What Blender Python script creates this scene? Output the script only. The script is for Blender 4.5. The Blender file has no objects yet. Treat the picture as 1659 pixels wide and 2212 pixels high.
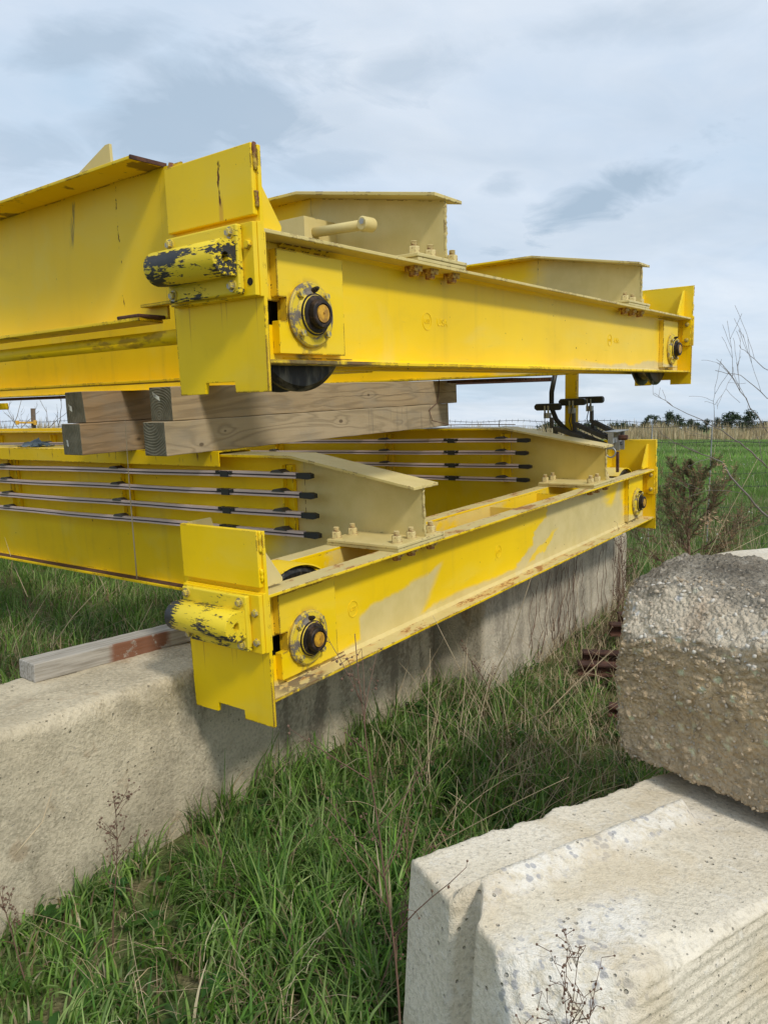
import bpy, bmesh, math, random
import numpy as np
from mathutils import Vector, Matrix, Quaternion
random.seed(7); RNG = np.random.default_rng(11)
scn = bpy.context.scene
COL = scn.collection
CH = 1.62                                   # eye height above the grass

# ------------------------------------------------------------------ camera
PITCH = math.radians(6.202)
FPX, CX, CY = 1665.55, 829.5, 1106.0        # focal length in pixels of a 1659 x 2212 frame
cam_d = bpy.data.cameras.new('camera'); cam = bpy.data.objects.new('camera', cam_d)
COL.objects.link(cam); scn.camera = cam
cam.location = (0, 0, CH); cam.rotation_euler = (math.pi/2 - PITCH, 0, 0)
cam_d.sensor_fit = 'HORIZONTAL'; cam_d.sensor_width = 24.0; cam_d.lens = 24.0*FPX/1659.0
cam_d.clip_start = 0.05; cam_d.clip_end = 3000

# ------------------------------------------------------------------ light
SUN_DIR = Vector((0.56, -0.85, 1.0)).normalized()
world = bpy.data.worlds.new('World'); scn.world = world; world.use_nodes = True
SKY_STRENGTH = 0.1
CLOUD_GAIN = 6.9
sun_d = bpy.data.lights.new('sun', 'SUN'); sun_d.energy = 1.9; sun_d.angle = math.radians(8.0)
sun_d.color = (1.0, 0.94, 0.84)
sun = bpy.data.objects.new('sun', sun_d); COL.objects.link(sun)
sun.rotation_euler = SUN_DIR.to_track_quat('Z', 'Y').to_euler()
vs = scn.view_settings
vs.view_transform = 'Standard'; vs.look = 'None'; vs.gamma = 1.0; vs.use_curve_mapping = False
vs.exposure = 0.30

def build_world():
    nt = world.node_tree; nt.nodes.clear(); N = nt.nodes; L = nt.links
    out = N.new('ShaderNodeOutputWorld'); bg = N.new('ShaderNodeBackground')
    bg.inputs[1].default_value = SKY_STRENGTH
    sky = N.new('ShaderNodeTexSky'); sky.sky_type = 'NISHITA'; sky.sun_disc = False
    sky.sun_elevation = math.asin(SUN_DIR.z); sky.sun_rotation = math.atan2(SUN_DIR.x, SUN_DIR.y)
    sky.air_density = 1.0; sky.dust_density = 1.5
    tc = N.new('ShaderNodeTexCoord'); sep = N.new('ShaderNodeSeparateXYZ'); L.new(tc.outputs['Generated'], sep.inputs[0])
    def m(op, a, b=None, c=None):
        n = N.new('ShaderNodeMath'); n.operation = op
        for i, v in enumerate((a, b, c)):
            if v is None: continue
            if isinstance(v, (int, float)): n.inputs[i].default_value = v
            else: L.new(v, n.inputs[i])
        return n.outputs[0]
    z = m('ADD', m('MAXIMUM', sep.outputs[2], 0.0), 0.16)
    u = m('DIVIDE', sep.outputs[0], z); v = m('DIVIDE', sep.outputs[1], z)
    # wind-drawn axis: the clouds lean from lower left to upper right
    ca, sa = math.cos(0.5), math.sin(0.5)
    uu = m('ADD', m('MULTIPLY', u, ca), m('MULTIPLY', v, sa)); vv = m('SUBTRACT', m('MULTIPLY', v, ca), m('MULTIPLY', u, sa))
    comb = N.new('ShaderNodeCombineXYZ'); L.new(uu, comb.inputs[0]); L.new(m('MULTIPLY', vv, 1.25), comb.inputs[1])
    def noise(scale, det, rough, dist, off):
        mp = N.new('ShaderNodeMapping'); mp.inputs['Location'].default_value = off; L.new(comb.outputs[0], mp.inputs[0])
        n = N.new('ShaderNodeTexNoise'); n.inputs['Scale'].default_value = scale; n.inputs['Detail'].default_value = det
        n.inputs['Roughness'].default_value = rough; n.inputs['Distortion'].default_value = dist
        L.new(mp.outputs[0], n.inputs[0]); return n.outputs[0]
    def ramp(src, stops):
        r = N.new('ShaderNodeValToRGB'); L.new(src, r.inputs[0]); e = r.color_ramp.elements
        while len(e) < len(stops): e.new(0.5)
        for el, (p, c) in zip(e, stops): el.position = p; el.color = (*c, 1)
        return r.outputs[0]
    big = noise(0.55, 4, 0.5, 0.4, (3.1, 1.7, 0.0))
    mid = noise(1.25, 5, 0.52, 0.5, (0.4, 5.2, 2.0))
    soft = noise(2.6, 3, 0.5, 0.2, (7.0, 2.2, 5.0))
    base = ramp(m('ADD', m('ADD', m('MULTIPLY', big, 0.55), m('MULTIPLY', mid, 0.30)), m('MULTIPLY', noise(4.5, 5, 0.62, 0.6, (1.0, 3.0, 7.0)), 0.15)), [(0.38, (0.68, 0.86, 1.05)), (0.50, (0.82, 0.95, 1.11)), (0.60, (0.98, 1.07, 1.18))])
    dark = ramp(m('ADD', m('MULTIPLY', mid, 0.84), m('MULTIPLY', soft, 0.16)), [(0.50, (0, 0, 0)), (0.64, (0.9, 0.9, 0.9))])
    def uv(px, py):
        a = (px-CX)/FPX; b = -(py-CY)/FPX
        r = Vector((a, math.cos(PITCH)+b*math.sin(PITCH), -math.sin(PITCH)+b*math.cos(PITCH))).normalized()
        zz = max(r.z, 0)+0.16; return r.x/zz, r.y/zz
    wob = noise(3.4, 6, 0.6, 0.5, (2.0, 8.0, 1.0)); edge_n = noise(1.5, 4, 0.55, 0.3, (9.0, 1.0, 4.0))
    tot = m('MULTIPLY', dark, 0.40)
    for c0, ma, mi, amt in (((480, 250), (860, 210), (500, 60), 0.85), ((870, 150), (1040, 130), (875, 80), 0.55), ((1270, 440), (1530, 310), (1235, 375), 1.0), ((190, 100), (400, 60), (205, 20), 0.7),
                            ((50, 350), (230, 330), (60, 260), 0.55), ((740, 350), (960, 330), (745, 300), 0.5), ((1080, 400), (1160, 390), (1085, 360), 0.5), ((1250, 60), (1600, 20), (1240, -10), 0.4), ((1150, 830), (1500, 800), (1150, 780), 0.4)):
        u0, v0 = uv(*c0); a1, a2 = uv(*ma); b1, b2 = uv(*mi); a1 -= u0; a2 -= v0; b1 -= u0; b2 -= v0; det = a1*b2-a2*b1
        du = m('SUBTRACT', u, u0); dv = m('SUBTRACT', v, v0)
        ss = m('SUBTRACT', m('MULTIPLY', du, b2/det), m('MULTIPLY', dv, b1/det)); tt = m('SUBTRACT', m('MULTIPLY', dv, a1/det), m('MULTIPLY', du, a2/det))
        d = m('SQRT', m('ADD', m('MULTIPLY', ss, ss), m('MULTIPLY', tt, tt)))
        d = m('ADD', d, m('MULTIPLY', m('SUBTRACT', wob, 0.5), 2.6)); d = m('ADD', d, m('MULTIPLY', m('SUBTRACT', edge_n, 0.5), 0.9))
        k = m('MULTIPLY', m('MAXIMUM', m('SUBTRACT', 1.0, d), 0.0), amt*1.5); k = m('MINIMUM', k, amt)
        tot = m('MAXIMUM', tot, k)
    dark = tot
    mx = N.new('ShaderNodeMix'); mx.data_type = 'RGBA'; mx.blend_type = 'MIX'
    L.new(dark, mx.inputs[0]); L.new(base, mx.inputs[6]); mx.inputs[7].default_value = (0.53, 0.67, 0.82, 1)
    gain = N.new('ShaderNodeMix'); gain.data_type = 'RGBA'; gain.blend_type = 'MULTIPLY'; gain.inputs[0].default_value = 1
    L.new(mx.outputs[2], gain.inputs[6]); g = CLOUD_GAIN; gain.inputs[7].default_value = (g, g, g, 1)
    fin = N.new('ShaderNodeMix'); fin.data_type = 'RGBA'; fin.inputs[0].default_value = 0.88
    L.new(sky.outputs[0], fin.inputs[6]); L.new(gain.outputs[2], fin.inputs[7])
    L.new(fin.outputs[2], bg.inputs[0]); L.new(bg.outputs[0], out.inputs[0])
build_world()

# ------------------------------------------------------------------ small helpers
def tag(o, label=None, cat=None, group=None, kind=None):
    if label: o['label'] = label
    if cat: o['category'] = cat
    if group: o['group'] = group
    if kind: o['kind'] = kind
    return o

def empty(name, loc=(0, 0, 0), mat4=None, **kw):
    o = bpy.data.objects.new(name, None); COL.objects.link(o); o.empty_display_size = 0.2
    if mat4 is not None: o.matrix_world = mat4
    else: o.location = loc
    return tag(o, **kw)

def at(px, py, y):
    """point at depth y (metres ahead of the camera) seen at a photo position, for slender stems and wires"""
    a = (px-CX)/FPX; b = -(py-CY)/FPX
    r = Vector((a, math.cos(PITCH)+b*math.sin(PITCH), -math.sin(PITCH)+b*math.cos(PITCH)))
    r *= y/r.y
    return Vector((r.x, r.y, r.z+CH))

class MB:
    """collects shapes and links them as ONE mesh object"""
    def __init__(s): s.v = []; s.f = []; s.sm = []; s.mi = []
    def add(s, vs, fs, smooth=False, mi=0):
        b = len(s.v); s.v += [tuple(p) for p in vs]
        for f in fs: s.f.append([i+b for i in f]); s.sm.append(smooth); s.mi.append(mi)
    def box(s, x0, x1, y0, y1, z0, z1, mi=0):
        s.add([(x0,y0,z0),(x1,y0,z0),(x1,y1,z0),(x0,y1,z0),(x0,y0,z1),(x1,y0,z1),(x1,y1,z1),(x0,y1,z1)],
              [(0,3,2,1),(4,5,6,7),(0,1,5,4),(1,2,6,5),(2,3,7,6),(3,0,4,7)], mi=mi); return s
    def prism(s, poly, axis, a0, a1, mi=0):
        """poly in the two axes other than `axis` (in x,y,z order), extruded from a0 to a1"""
        area = sum(poly[i][0]*poly[(i+1) % len(poly)][1]-poly[(i+1) % len(poly)][0]*poly[i][1] for i in range(len(poly)))
        if (area < 0) != (axis == 1): poly = poly[::-1]
        def P(p, a): return {0: (a, p[0], p[1]), 1: (p[0], a, p[1]), 2: (p[0], p[1], a)}[axis]
        n = len(poly); vs = [P(p, a0) for p in poly]+[P(p, a1) for p in poly]
        fs = [list(range(n))[::-1], [n+i for i in range(n)]]+[(i, (i+1) % n, n+(i+1) % n, n+i) for i in range(n)]
        s.add(vs, fs, mi=mi); return s
    def lathe(s, prof, c, ax, seg=32, smooth=True, caps=True, mi=0, a0=0, a1=2*math.pi):
        """prof: list of (distance along ax, radius)"""
        ax = Vector(ax).normalized(); c = Vector(c)
        u = ax.orthogonal().normalized(); w = ax.cross(u)
        vs = []; n = len(prof)
        for (d, r) in prof:
            for k in range(seg):
                t = 2*math.pi*k/seg; vs.append(c+ax*d+(u*math.cos(t)+w*math.sin(t))*r)
        # every band gets its own rings, so turned steps stay crisp while the round stays smooth
        for i in range(n-1):
            s.add(vs[i*seg:(i+2)*seg], [(k, (k+1) % seg, seg+(k+1) % seg, seg+k) for k in range(seg)], smooth, mi)
        if caps:
            s.add([vs[k] for k in range(seg)], [list(range(seg))[::-1]], False, mi)
            s.add([vs[(n-1)*seg+k] for k in range(seg)], [list(range(seg))], False, mi)
        return s
    def cyl(s, p0, p1, r, seg=20, mi=0, r1=None):
        p0 = Vector(p0); p1 = Vector(p1); d = p1-p0
        return s.lathe([(0, r), (d.length, r if r1 is None else r1)], p0, d, seg, seg > 8, True, mi)
    def tube(s, pts, radii, seg=6, mi=0):
        pts = [Vector(p) for p in pts]; n = len(pts)
        if isinstance(radii, (int, float)): radii = [radii]*n
        vs = []; u = None
        for i, p in enumerate(pts):
            t = (pts[min(i+1, n-1)]-pts[max(i-1, 0)]).normalized()
            if u is None: u = t.orthogonal().normalized()
            u = (u-t*u.dot(t)).normalized(); w = t.cross(u)
            for k in range(seg):
                a = 2*math.pi*k/seg; vs.append(p+(u*math.cos(a)+w*math.sin(a))*radii[i])
        fs = [(i*seg+k, i*seg+(k+1) % seg, (i+1)*seg+(k+1) % seg, (i+1)*seg+k) for i in range(n-1) for k in range(seg)]
        fs += [list(range(seg))[::-1], [(n-1)*seg+k for k in range(seg)]]
        s.add(vs, fs, True, mi); return s
    def hexnut(s, c, ax, r, h, mi=0, rot=0.0):
        ax = Vector(ax).normalized(); c = Vector(c); u = ax.orthogonal().normalized(); w = ax.cross(u)
        vs = []
        for d, rr in ((0, r), (h*0.82, r), (h, r*0.87)):
            for k in range(6):
                t = rot+math.pi*k/3; vs.append(c+ax*d+(u*math.cos(t)+w*math.sin(t))*rr)
        fs = [(i*6+k, i*6+(k+1) % 6, (i+1)*6+(k+1) % 6, (i+1)*6+k) for i in range(2) for k in range(6)]+[[12+k for k in range(6)], [5-k for k in range(6)]]
        s.add(vs, fs, False, mi); return s
    def mesh(s, name, mats):
        me = bpy.data.meshes.new(name); me.from_pydata(s.v, [], s.f)
        for m in (mats if isinstance(mats, (list, tuple)) else [mats]): me.materials.append(m)
        me.polygons.foreach_set('use_smooth', s.sm); me.polygons.foreach_set('material_index', s.mi)
        me.update(); return me
    def build(s, name, mats, parent=None, bevel=0, seg=2, **kw):
        o = bpy.data.objects.new(name, s.mesh(name, mats)); COL.objects.link(o)
        if parent: o.parent = parent
        if bevel:
            b = o.modifiers.new('bevel', 'BEVEL'); b.width = bevel; b.segments = seg; b.limit_method = 'ANGLE'; b.angle_limit = 0.6
        return tag(o, **kw)

def link_mesh(name, me, parent=None, loc=None, **kw):
    o = bpy.data.objects.new(name, me); COL.objects.link(o)
    if parent: o.parent = parent
    if loc is not None: o.location = loc
    return tag(o, **kw)

def np_mesh(name, V, F, mats, smooth=False, cols=None, nper=None):
    """V (n,3), F (m,k) arrays to a mesh, quick"""
    me = bpy.data.meshes.new(name); V = np.asarray(V, dtype=np.float32); F = np.asarray(F, dtype=np.int32)
    m, k = F.shape
    me.vertices.add(len(V)); me.vertices.foreach_set('co', V.ravel())
    me.loops.add(m*k); me.loops.foreach_set('vertex_index', F.ravel())
    me.polygons.add(m); me.polygons.foreach_set('loop_start', np.arange(0, m*k, k, dtype=np.int32))
    me.polygons.foreach_set('loop_total', np.full(m, k, dtype=np.int32))
    for mt in (mats if isinstance(mats, (list, tuple)) else [mats]): me.materials.append(mt)
    if smooth: me.polygons.foreach_set('use_smooth', np.ones(m, dtype=bool))
    if cols is not None:
        a = me.color_attributes.new('tint', 'FLOAT_COLOR', 'POINT')
        c4 = np.ones((len(V), 4), dtype=np.float32); c4[:, :3] = cols; a.data.foreach_set('color', c4.ravel())
    me.update(); me.validate(); return me

# numpy value noise
def vnoise(P, seed=0):
    P = np.asarray(P, dtype=np.float64); I = np.floor(P).astype(np.int64); Fr = P-I; Fr = Fr*Fr*(3-2*Fr)
    def h(ix, iy, iz):
        n = (ix*374761393+iy*668265263+iz*2147483647+seed*1274126177) & 0xFFFFFFFF
        n = ((n ^ (n >> 13))*1274126177) & 0xFFFFFFFF; n = (n ^ (n >> 16)) & 0xFFFF
        return n/65535.0
    x, y, z = I[..., 0], I[..., 1], I[..., 2]; r = 0
    for dx in (0, 1):
        for dy in (0, 1):
            for dz in (0, 1):
                w = (Fr[..., 0] if dx else 1-Fr[..., 0])*(Fr[..., 1] if dy else 1-Fr[..., 1])*(Fr[..., 2] if dz else 1-Fr[..., 2])
                r = r+w*h(x+dx, y+dy, z+dz)
    return r
def fbm(P, octs=4, seed=0, gain=0.5):
    P = np.asarray(P, dtype=np.float64); a = 1.0; t = 0; s = 0
    for i in range(octs): t = t+a*(vnoise(P*(2.03**i)+i*17.3, seed+i)-0.5); s += a; a *= gain
    return t/s*2
def cells(P, seed=0):
    """distance to nearest scattered point, and a value per cell"""
    P = np.asarray(P, dtype=np.float64); I = np.floor(P).astype(np.int64); best = np.full(len(P), 9.0); val = np.zeros(len(P))
    def h(ix, iy, iz, s):
        n = (ix*374761393+iy*668265263+iz*1442695041+(seed+s)*1274126177) & 0xFFFFFFFF
        n = ((n ^ (n >> 13))*1274126177) & 0xFFFFFFFF; return ((n ^ (n >> 16)) & 0xFFFF)/65535.0
    for dx in (-1, 0, 1):
        for dy in (-1, 0, 1):
            for dz in (-1, 0, 1):
                J = I+np.array([dx, dy, dz]); q = np.stack([J[:, 0]+h(J[:, 0], J[:, 1], J[:, 2], 1), J[:, 1]+h(J[:, 0], J[:, 1], J[:, 2], 2), J[:, 2]+h(J[:, 0], J[:, 1], J[:, 2], 3)], 1)
                d = np.linalg.norm(P-q, axis=1); w = d < best
                best[w] = d[w]; val[w] = h(J[:, 0], J[:, 1], J[:, 2], 4)[w]
    return best, val

# ------------------------------------------------------------------ materials
class S:
    """a shader socket with arithmetic"""
    def __init__(s, g, o): s.g = g; s.o = o
    def _m(s, op, b=None, c=None, rev=False):
        n = s.g.N.new('ShaderNodeMath'); n.operation = op
        args = [s, b, c] if not rev else [b, s, c]
        for i, v in enumerate(args):
            if v is None: continue
            if isinstance(v, S): s.g.L.new(v.o, n.inputs[i])
            else: n.inputs[i].default_value = float(v)
        return S(s.g, n.outputs[0])
    def __add__(s, b): return s._m('ADD', b)
    __radd__ = __add__
    def __mul__(s, b): return s._m('MULTIPLY', b)
    __rmul__ = __mul__
    def __sub__(s, b): return s._m('SUBTRACT', b)
    def __rsub__(s, b): return s._m('SUBTRACT', b, rev=True)
    def __truediv__(s, b): return s._m('DIVIDE', b)
    def clamp(s): return s._m('MINIMUM', 1.0)._m('MAXIMUM', 0.0)
    def max(s, b): return s._m('MAXIMUM', b)
    def min(s, b): return s._m('MINIMUM', b)
    def abs(s): return s._m('ABSOLUTE')
    def sin(s): return s._m('SINE')
    def pow(s, b): return s._m('POWER', b)
    def step(s, a, b):
        """smooth 0..1 from a to b"""
        n = s.g.N.new('ShaderNodeMapRange'); n.interpolation_type = 'SMOOTHSTEP'
        s.g.L.new(s.o, n.inputs[0]); n.inputs[1].default_value = a; n.inputs[2].default_value = b
        n.inputs[3].default_value = 0; n.inputs[4].default_value = 1
        return S(s.g, n.outputs[0])

class G:
    def __init__(s, name):
        s.m = bpy.data.materials.new(name); s.m.use_nodes = True; nt = s.m.node_tree; nt.nodes.clear()
        s.N = nt.nodes; s.L = nt.links; s.out = s.N.new('ShaderNodeOutputMaterial')
        s.p = s.N.new('ShaderNodeBsdfPrincipled'); s.L.new(s.p.outputs[0], s.out.inputs[0])
        s.tc = s.N.new('ShaderNodeTexCoord'); s.obj = s.tc.outputs['Object']
        sp = s.N.new('ShaderNodeSeparateXYZ'); s.L.new(s.obj, sp.inputs[0])
        s.X, s.Y, s.Z = (S(s, sp.outputs[i]) for i in range(3))
    def vec(s, sc, rot=(0, 0, 0), loc=(0, 0, 0)):
        n = s.N.new('ShaderNodeMapping'); s.L.new(s.obj, n.inputs[0]); n.inputs['Scale'].default_value = sc if isinstance(sc, (tuple, list)) else (sc,)*3
        n.inputs['Rotation'].default_value = rot; n.inputs['Location'].default_value = loc; return n.outputs[0]
    def noise(s, scale, det=4, rough=0.5, dist=0.0, loc=(0, 0, 0)):
        n = s.N.new('ShaderNodeTexNoise'); s.L.new(s.vec(scale, loc=loc), n.inputs[0]); n.inputs['Scale'].default_value = 1
        n.inputs['Detail'].default_value = det; n.inputs['Roughness'].default_value = rough; n.inputs['Distortion'].default_value = dist
        return S(s, n.outputs[0])
    def vor(s, scale, feat='F1', out=0, rnd=1.0, loc=(0, 0, 0)):
        n = s.N.new('ShaderNodeTexVoronoi'); n.feature = feat; s.L.new(s.vec(scale, loc=loc), n.inputs[0]); n.inputs['Scale'].default_value = 1
        n.inputs['Randomness'].default_value = rnd; return S(s, n.outputs[out])
    def col(s, c):
        if isinstance(c, S): return c
        n = s.N.new('ShaderNodeRGB'); n.outputs[0].default_value = (*c, 1); return S(s, n.outputs[0])
    def mix(s, f, a, b, mode='MIX'):
        n = s.N.new('ShaderNodeMix'); n.data_type = 'RGBA'; n.blend_type = mode
        if isinstance(f, S): s.L.new(f.o, n.inputs[0])
        else: n.inputs[0].default_value = f
        for i, v in ((6, a), (7, b)):
            if isinstance(v, S): s.L.new(v.o, n.inputs[i])
            else: n.inputs[i].default_value = (*v, 1)
        return S(s, n.outputs[2])
    def ramp(s, f, stops):
        n = s.N.new('ShaderNodeValToRGB'); s.L.new(f.o, n.inputs[0]); e = n.color_ramp.elements
        while len(e) < len(stops): e.new(0.5)
        for el, (p, c) in zip(e, stops): el.position = p; el.color = (*c, 1)
        return S(s, n.outputs[0])
    def attr(s, name='tint'):
        n = s.N.new('ShaderNodeVertexColor'); n.layer_name = name; return S(s, n.outputs[0])
    def edge(s, r=0.008, samples=4):
        b = s.N.new('ShaderNodeBevel'); b.samples = samples; b.inputs[0].default_value = r
        g = s.N.new('ShaderNodeNewGeometry'); d = s.N.new('ShaderNodeVectorMath'); d.operation = 'DOT_PRODUCT'
        s.L.new(b.outputs[0], d.inputs[0]); s.L.new(g.outputs['Normal'], d.inputs[1])
        return 1.0-S(s, d.outputs['Value'])
    def up(s):
        g = s.N.new('ShaderNodeNewGeometry'); sp = s.N.new('ShaderNodeSeparateXYZ'); s.L.new(g.outputs['Normal'], sp.inputs[0]); return S(s, sp.outputs[2])
    def bump(s, h, dist=0.01, strength=1.0):
        n = s.N.new('ShaderNodeBump'); n.inputs['Strength'].default_value = strength; n.inputs['Distance'].default_value = dist
        s.L.new(h.o, n.inputs['Height']); s.L.new(n.outputs[0], s.p.inputs['Normal'])
    def set(s, color=None, rough=0.6, metal=0.0, spec=0.5):
        if color is not None:
            if isinstance(color, S): s.L.new(color.o, s.p.inputs['Base Color'])
            else: s.p.inputs['Base Color'].default_value = (*color, 1)
        for nm, v in (('Roughness', rough), ('Metallic', metal), ('Specular IOR Level', spec)):
            if isinstance(v, S): s.L.new(v.o, s.p.inputs[nm])
            else: s.p.inputs[nm].default_value = v
        return s.m

def paint(name, fade=None, chips=1.0, yellow=(0.94, 0.642, 0.001), grime=0.3, extra=None, edge_r=0.010, emask=None):
    """weathered yellow enamel; fade(g, n) gives 0..1 of chalky cream where the top coat has gone"""
    g = G(name)
    big = g.noise(1.3, 3, 0.5); fine = g.noise(9, 4, 0.6); vfine = g.noise(70, 3, 0.6)
    y2 = tuple(c*f for c, f in zip(yellow, (0.90, 0.88, 0.7)))
    c = g.mix(big.step(0.3, 0.7), yellow, y2)
    chalk = g.noise((1.1, 1.7, 2.3), 5, 0.62, 0.5, loc=(6, 2, 9)); c = g.mix(chalk.step(0.48, 0.66)*0.30, c, (0.80, 0.63, 0.10)); c = g.mix(chalk.step(0.46, 0.32)*0.16, c, (0.50, 0.34, 0.02))
    cream = g.mix(fine.step(0.3, 0.7), (0.66, 0.555, 0.27), (0.60, 0.50, 0.225))
    n = g.noise((2.2, 2.2, 3.0), 6, 0.55, 0.6)
    if fade is not None: c = g.mix(fade(g, n).clamp(), c, cream)
    # dirt: soft, running downwards
    run = g.noise((16, 16, 1.4), 4, 0.6)
    c = g.mix(((run.step(0.50, 0.75))*(big.step(0.40, 0.70))*grime*0.45), c, (0.36, 0.25, 0.05))
    scr = g.noise((3.0, 70, 70), 3, 0.6, 1.5, loc=(1, 7, 3)).step(0.66, 0.72)*fine.step(0.45, 0.60); c = g.mix(scr*0.35, c, (0.45, 0.33, 0.08))
    c = g.mix(vfine.step(0.6, 0.9)*0.10, c, (0.35, 0.27, 0.08))
    rustc = g.mix(g.noise(40, 3).step(0.35, 0.65), (0.045, 0.018, 0.014), (0.16, 0.060, 0.025))
    e = g.edge(edge_r)
    chipn = g.noise(26, 5, 0.65); lowf = g.noise(3.0, 2)
    em = (e*9.0).clamp()
    if emask is not None: em = em*emask(g)
    mask_e = (em*(chipn+lowf*0.8-(0.985-0.055*chips))*9.0).clamp().step(0.25, 0.45)
    sp = g.noise(34, 3, 0.55, loc=(3, 3, 3)); mask_s = sp.step(0.765-0.015*chips, 0.785-0.015*chips)
    mask = mask_e.max(mask_s)
    if extra is not None:
        c2, m2 = extra(g, c); c = c2
        if m2 is not None: mask = mask.max(m2)
    c = g.mix(mask, c, rustc)
    h = vfine*0.25+fine*0.5-mask*0.9+g.noise(180, 2)*0.10
    g.bump(h, 0.0016, 0.55)
    return g.set(c, mask*0.35+0.40+fine*0.12, 0.0, 0.28)

M = {}
def build_materials():
    # lower truck: big areas where the top coat has worn to cream
    def fade_truck_low(g, n):
        x = g.X; z = g.Z; q = n-0.5
        patch1 = (z-0.13-(x-0.65)*0.17-q*0.16).step(0.012, -0.012)*(x-0.66+q*0.25).step(-0.015, 0.015)*(x-1.09-z*0.9-q*0.10).step(0.035, -0.035)
        right = (x-2.08-z*1.7-q*0.9).step(-0.025, 0.025)
        blob = (x-2.2-z*2.6-q*0.5).abs().step(0.07, 0.04)*(z-0.20).step(0.0, -0.03)
        right = right*(1.0-blob*0.8)
        band = (z-q*0.12-0.028-(x*0.012)).step(0.012, -0.012)
        endy = (x-3.72-q*1.4).step(0.12, -0.12)
        return (right*endy).max(patch1*0.92).max(band*0.9)*0.95
    def fade_truck_up(g, n):
        return ((g.Z-n*0.15).step(-0.01, -0.035)*g.X.step(2.2, 3.1)+(n.step(0.62, 0.8)*0.25)+((g.X-1.0)*0.11).clamp()*0.45).clamp()
    def fade_girder(g, n):
        return ((g.Y+(n-0.5)*0.5-(0.70-g.Z)*0.55).step(0.78, 0.50))*0.92
    def fade_far(g, n):
        return ((g.Y+(n-0.5)*0.4).step(0.75, 0.45))*0.55
    def fade_all(g, n): return n.step(0.0, 0.1)*0.93
    def fade_some(g, n): return n.step(0.48, 0.60)*0.65
    def fade_top(g, n): return g.up().step(0.5, 0.8)*(n.step(0.2, 0.35)*0.92)
    def fade_flange(g, n): return (g.up().step(0.5, 0.8)*0.93).max((g.Y.step(0.9, 0.6))*0.85)
    def streak(x0, y0):
        def f(g, c):
            # one cracked, rusting vertical line down the stop plate
            yy = (g.Y-y0+(g.noise((0, 0, 14), 4, 0.7)-0.5)*0.035)
            line = yy.abs().step(0.0062, 0.0030)*g.noise((8, 60, 22), 3).step(0.44, 0.52)*g.Z.step(0.615, 0.60)*g.Z.step(0.470, 0.49)
            stain = (g.Y-y0+0.004).abs().step(0.014, 0.004)*g.Z.step(0.52, 0.47)*g.Z.step(0.43, 0.44)
            return g.mix(stain*0.5, c, (0.45, 0.20, 0.05)), line
        return f
    def runs(g, c):
        r = (g.noise((0, 60, 1.0), 2, 0.5)).step(0.63, 0.68)*g.Z.step(-0.06, 0.20)*g.Z.step(0.205, 0.195)*0.6
        return g.mix(r, c, (0.40, 0.17, 0.02)), None
    def greasy(cx, cz):
        def f(g, c):
            d = ((g.X-cx)*(g.X-cx)+(g.Z-cz)*(g.Z-cz)).pow(0.5)
            below = (g.X-cx).abs().step(0.06, 0.02)*g.Z.step(0.12, 0.04)
            k = (below+d.step(0.13, 0.10)*0.5)*g.noise(18, 4).step(0.35, 0.55)
            return g.mix(k.clamp()*0.85, c, (0.10, 0.085, 0.07)), None
        return f
    def greasy2(a, b):
        fa = greasy(0.273, 0.165); fb = greasy(4.4-0.273, 0.165)
        def f(g, c):
            c, _ = fa(g, c); c, _ = fb(g, c); return c, None
        return f
    M['yellow'] = paint('yellow_enamel', fade=lambda g, n: n.step(0.60, 0.80)*0.25)
    M['yellow_plate'] = paint('yellow_end_plate', extra=runs, grime=0.5, chips=2.6)
    M['stop_up'] = paint('yellow_stop_plate_cracked', extra=streak(0.0, 0.062), grime=0.2)
    M['stop_low'] = paint('yellow_stop_plate', fade=lambda g, n: n.step(0.4, 0.9)*0.3, grime=0.2)
    M['truck_up'] = paint('yellow_web', chips=2.0, emask=lambda g: g.X.step(0.55, 0.50).max(g.X.step(3.85, 3.9)), fade=fade_truck_up, extra=greasy2(0, 0))
    M['truck_low'] = paint('yellow_web_worn_to_cream', chips=2.0, emask=lambda g: g.X.step(0.55, 0.50).max(g.X.step(3.85, 3.9)), fade=fade_truck_low, extra=greasy2(0, 0), grime=0.25)
    M['truck_back'] = paint('yellow_back_channel', fade=fade_some)
    def flange_rust(g, c):
        a = g.noise((5, 14, 3), 4, 0.6, 0.6, loc=(1, 2, 0)); f = g.noise((30, 60, 20), 5, 0.7)
        tan_ = a.step(0.50, 0.60)*g.up().step(0.5, 0.9); c = g.mix(tan_*0.55, c, (0.62, 0.36, 0.12))
        c = g.mix((a-0.10+(f-0.5)*0.9).step(0.50, 0.54)*g.up().step(0.5, 0.9)*0.85, c, (0.30, 0.115, 0.035))
        gr = (g.X-0.20).abs().step(0.16, 0.08)*g.Z.step(0.2, 0.1)*g.noise((16, 22, 5), 4, 0.6).step(0.46, 0.52); c = g.mix(gr*0.8, c, (0.16, 0.13, 0.10))
        return c, None
    M['flange_low'] = paint('cream_flange', fade=lambda g, n: (g.up().step(0.4, 0.8)*0.97), chips=2.2, extra=flange_rust, emask=lambda g: g.Y.step(-0.055, -0.07).max(g.Y.step(0.29, 0.31)))
    M['girder'] = paint('yellow_girder_cream_end', fade=fade_girder, grime=0.6)
    M['girder_far'] = paint('yellow_girder_dull', yellow=(0.80, 0.555, 0.001), fade=fade_far, grime=0.6)
    M['gflange'] = paint('cream_topped_flange', fade=fade_flange, chips=1.6)
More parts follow.
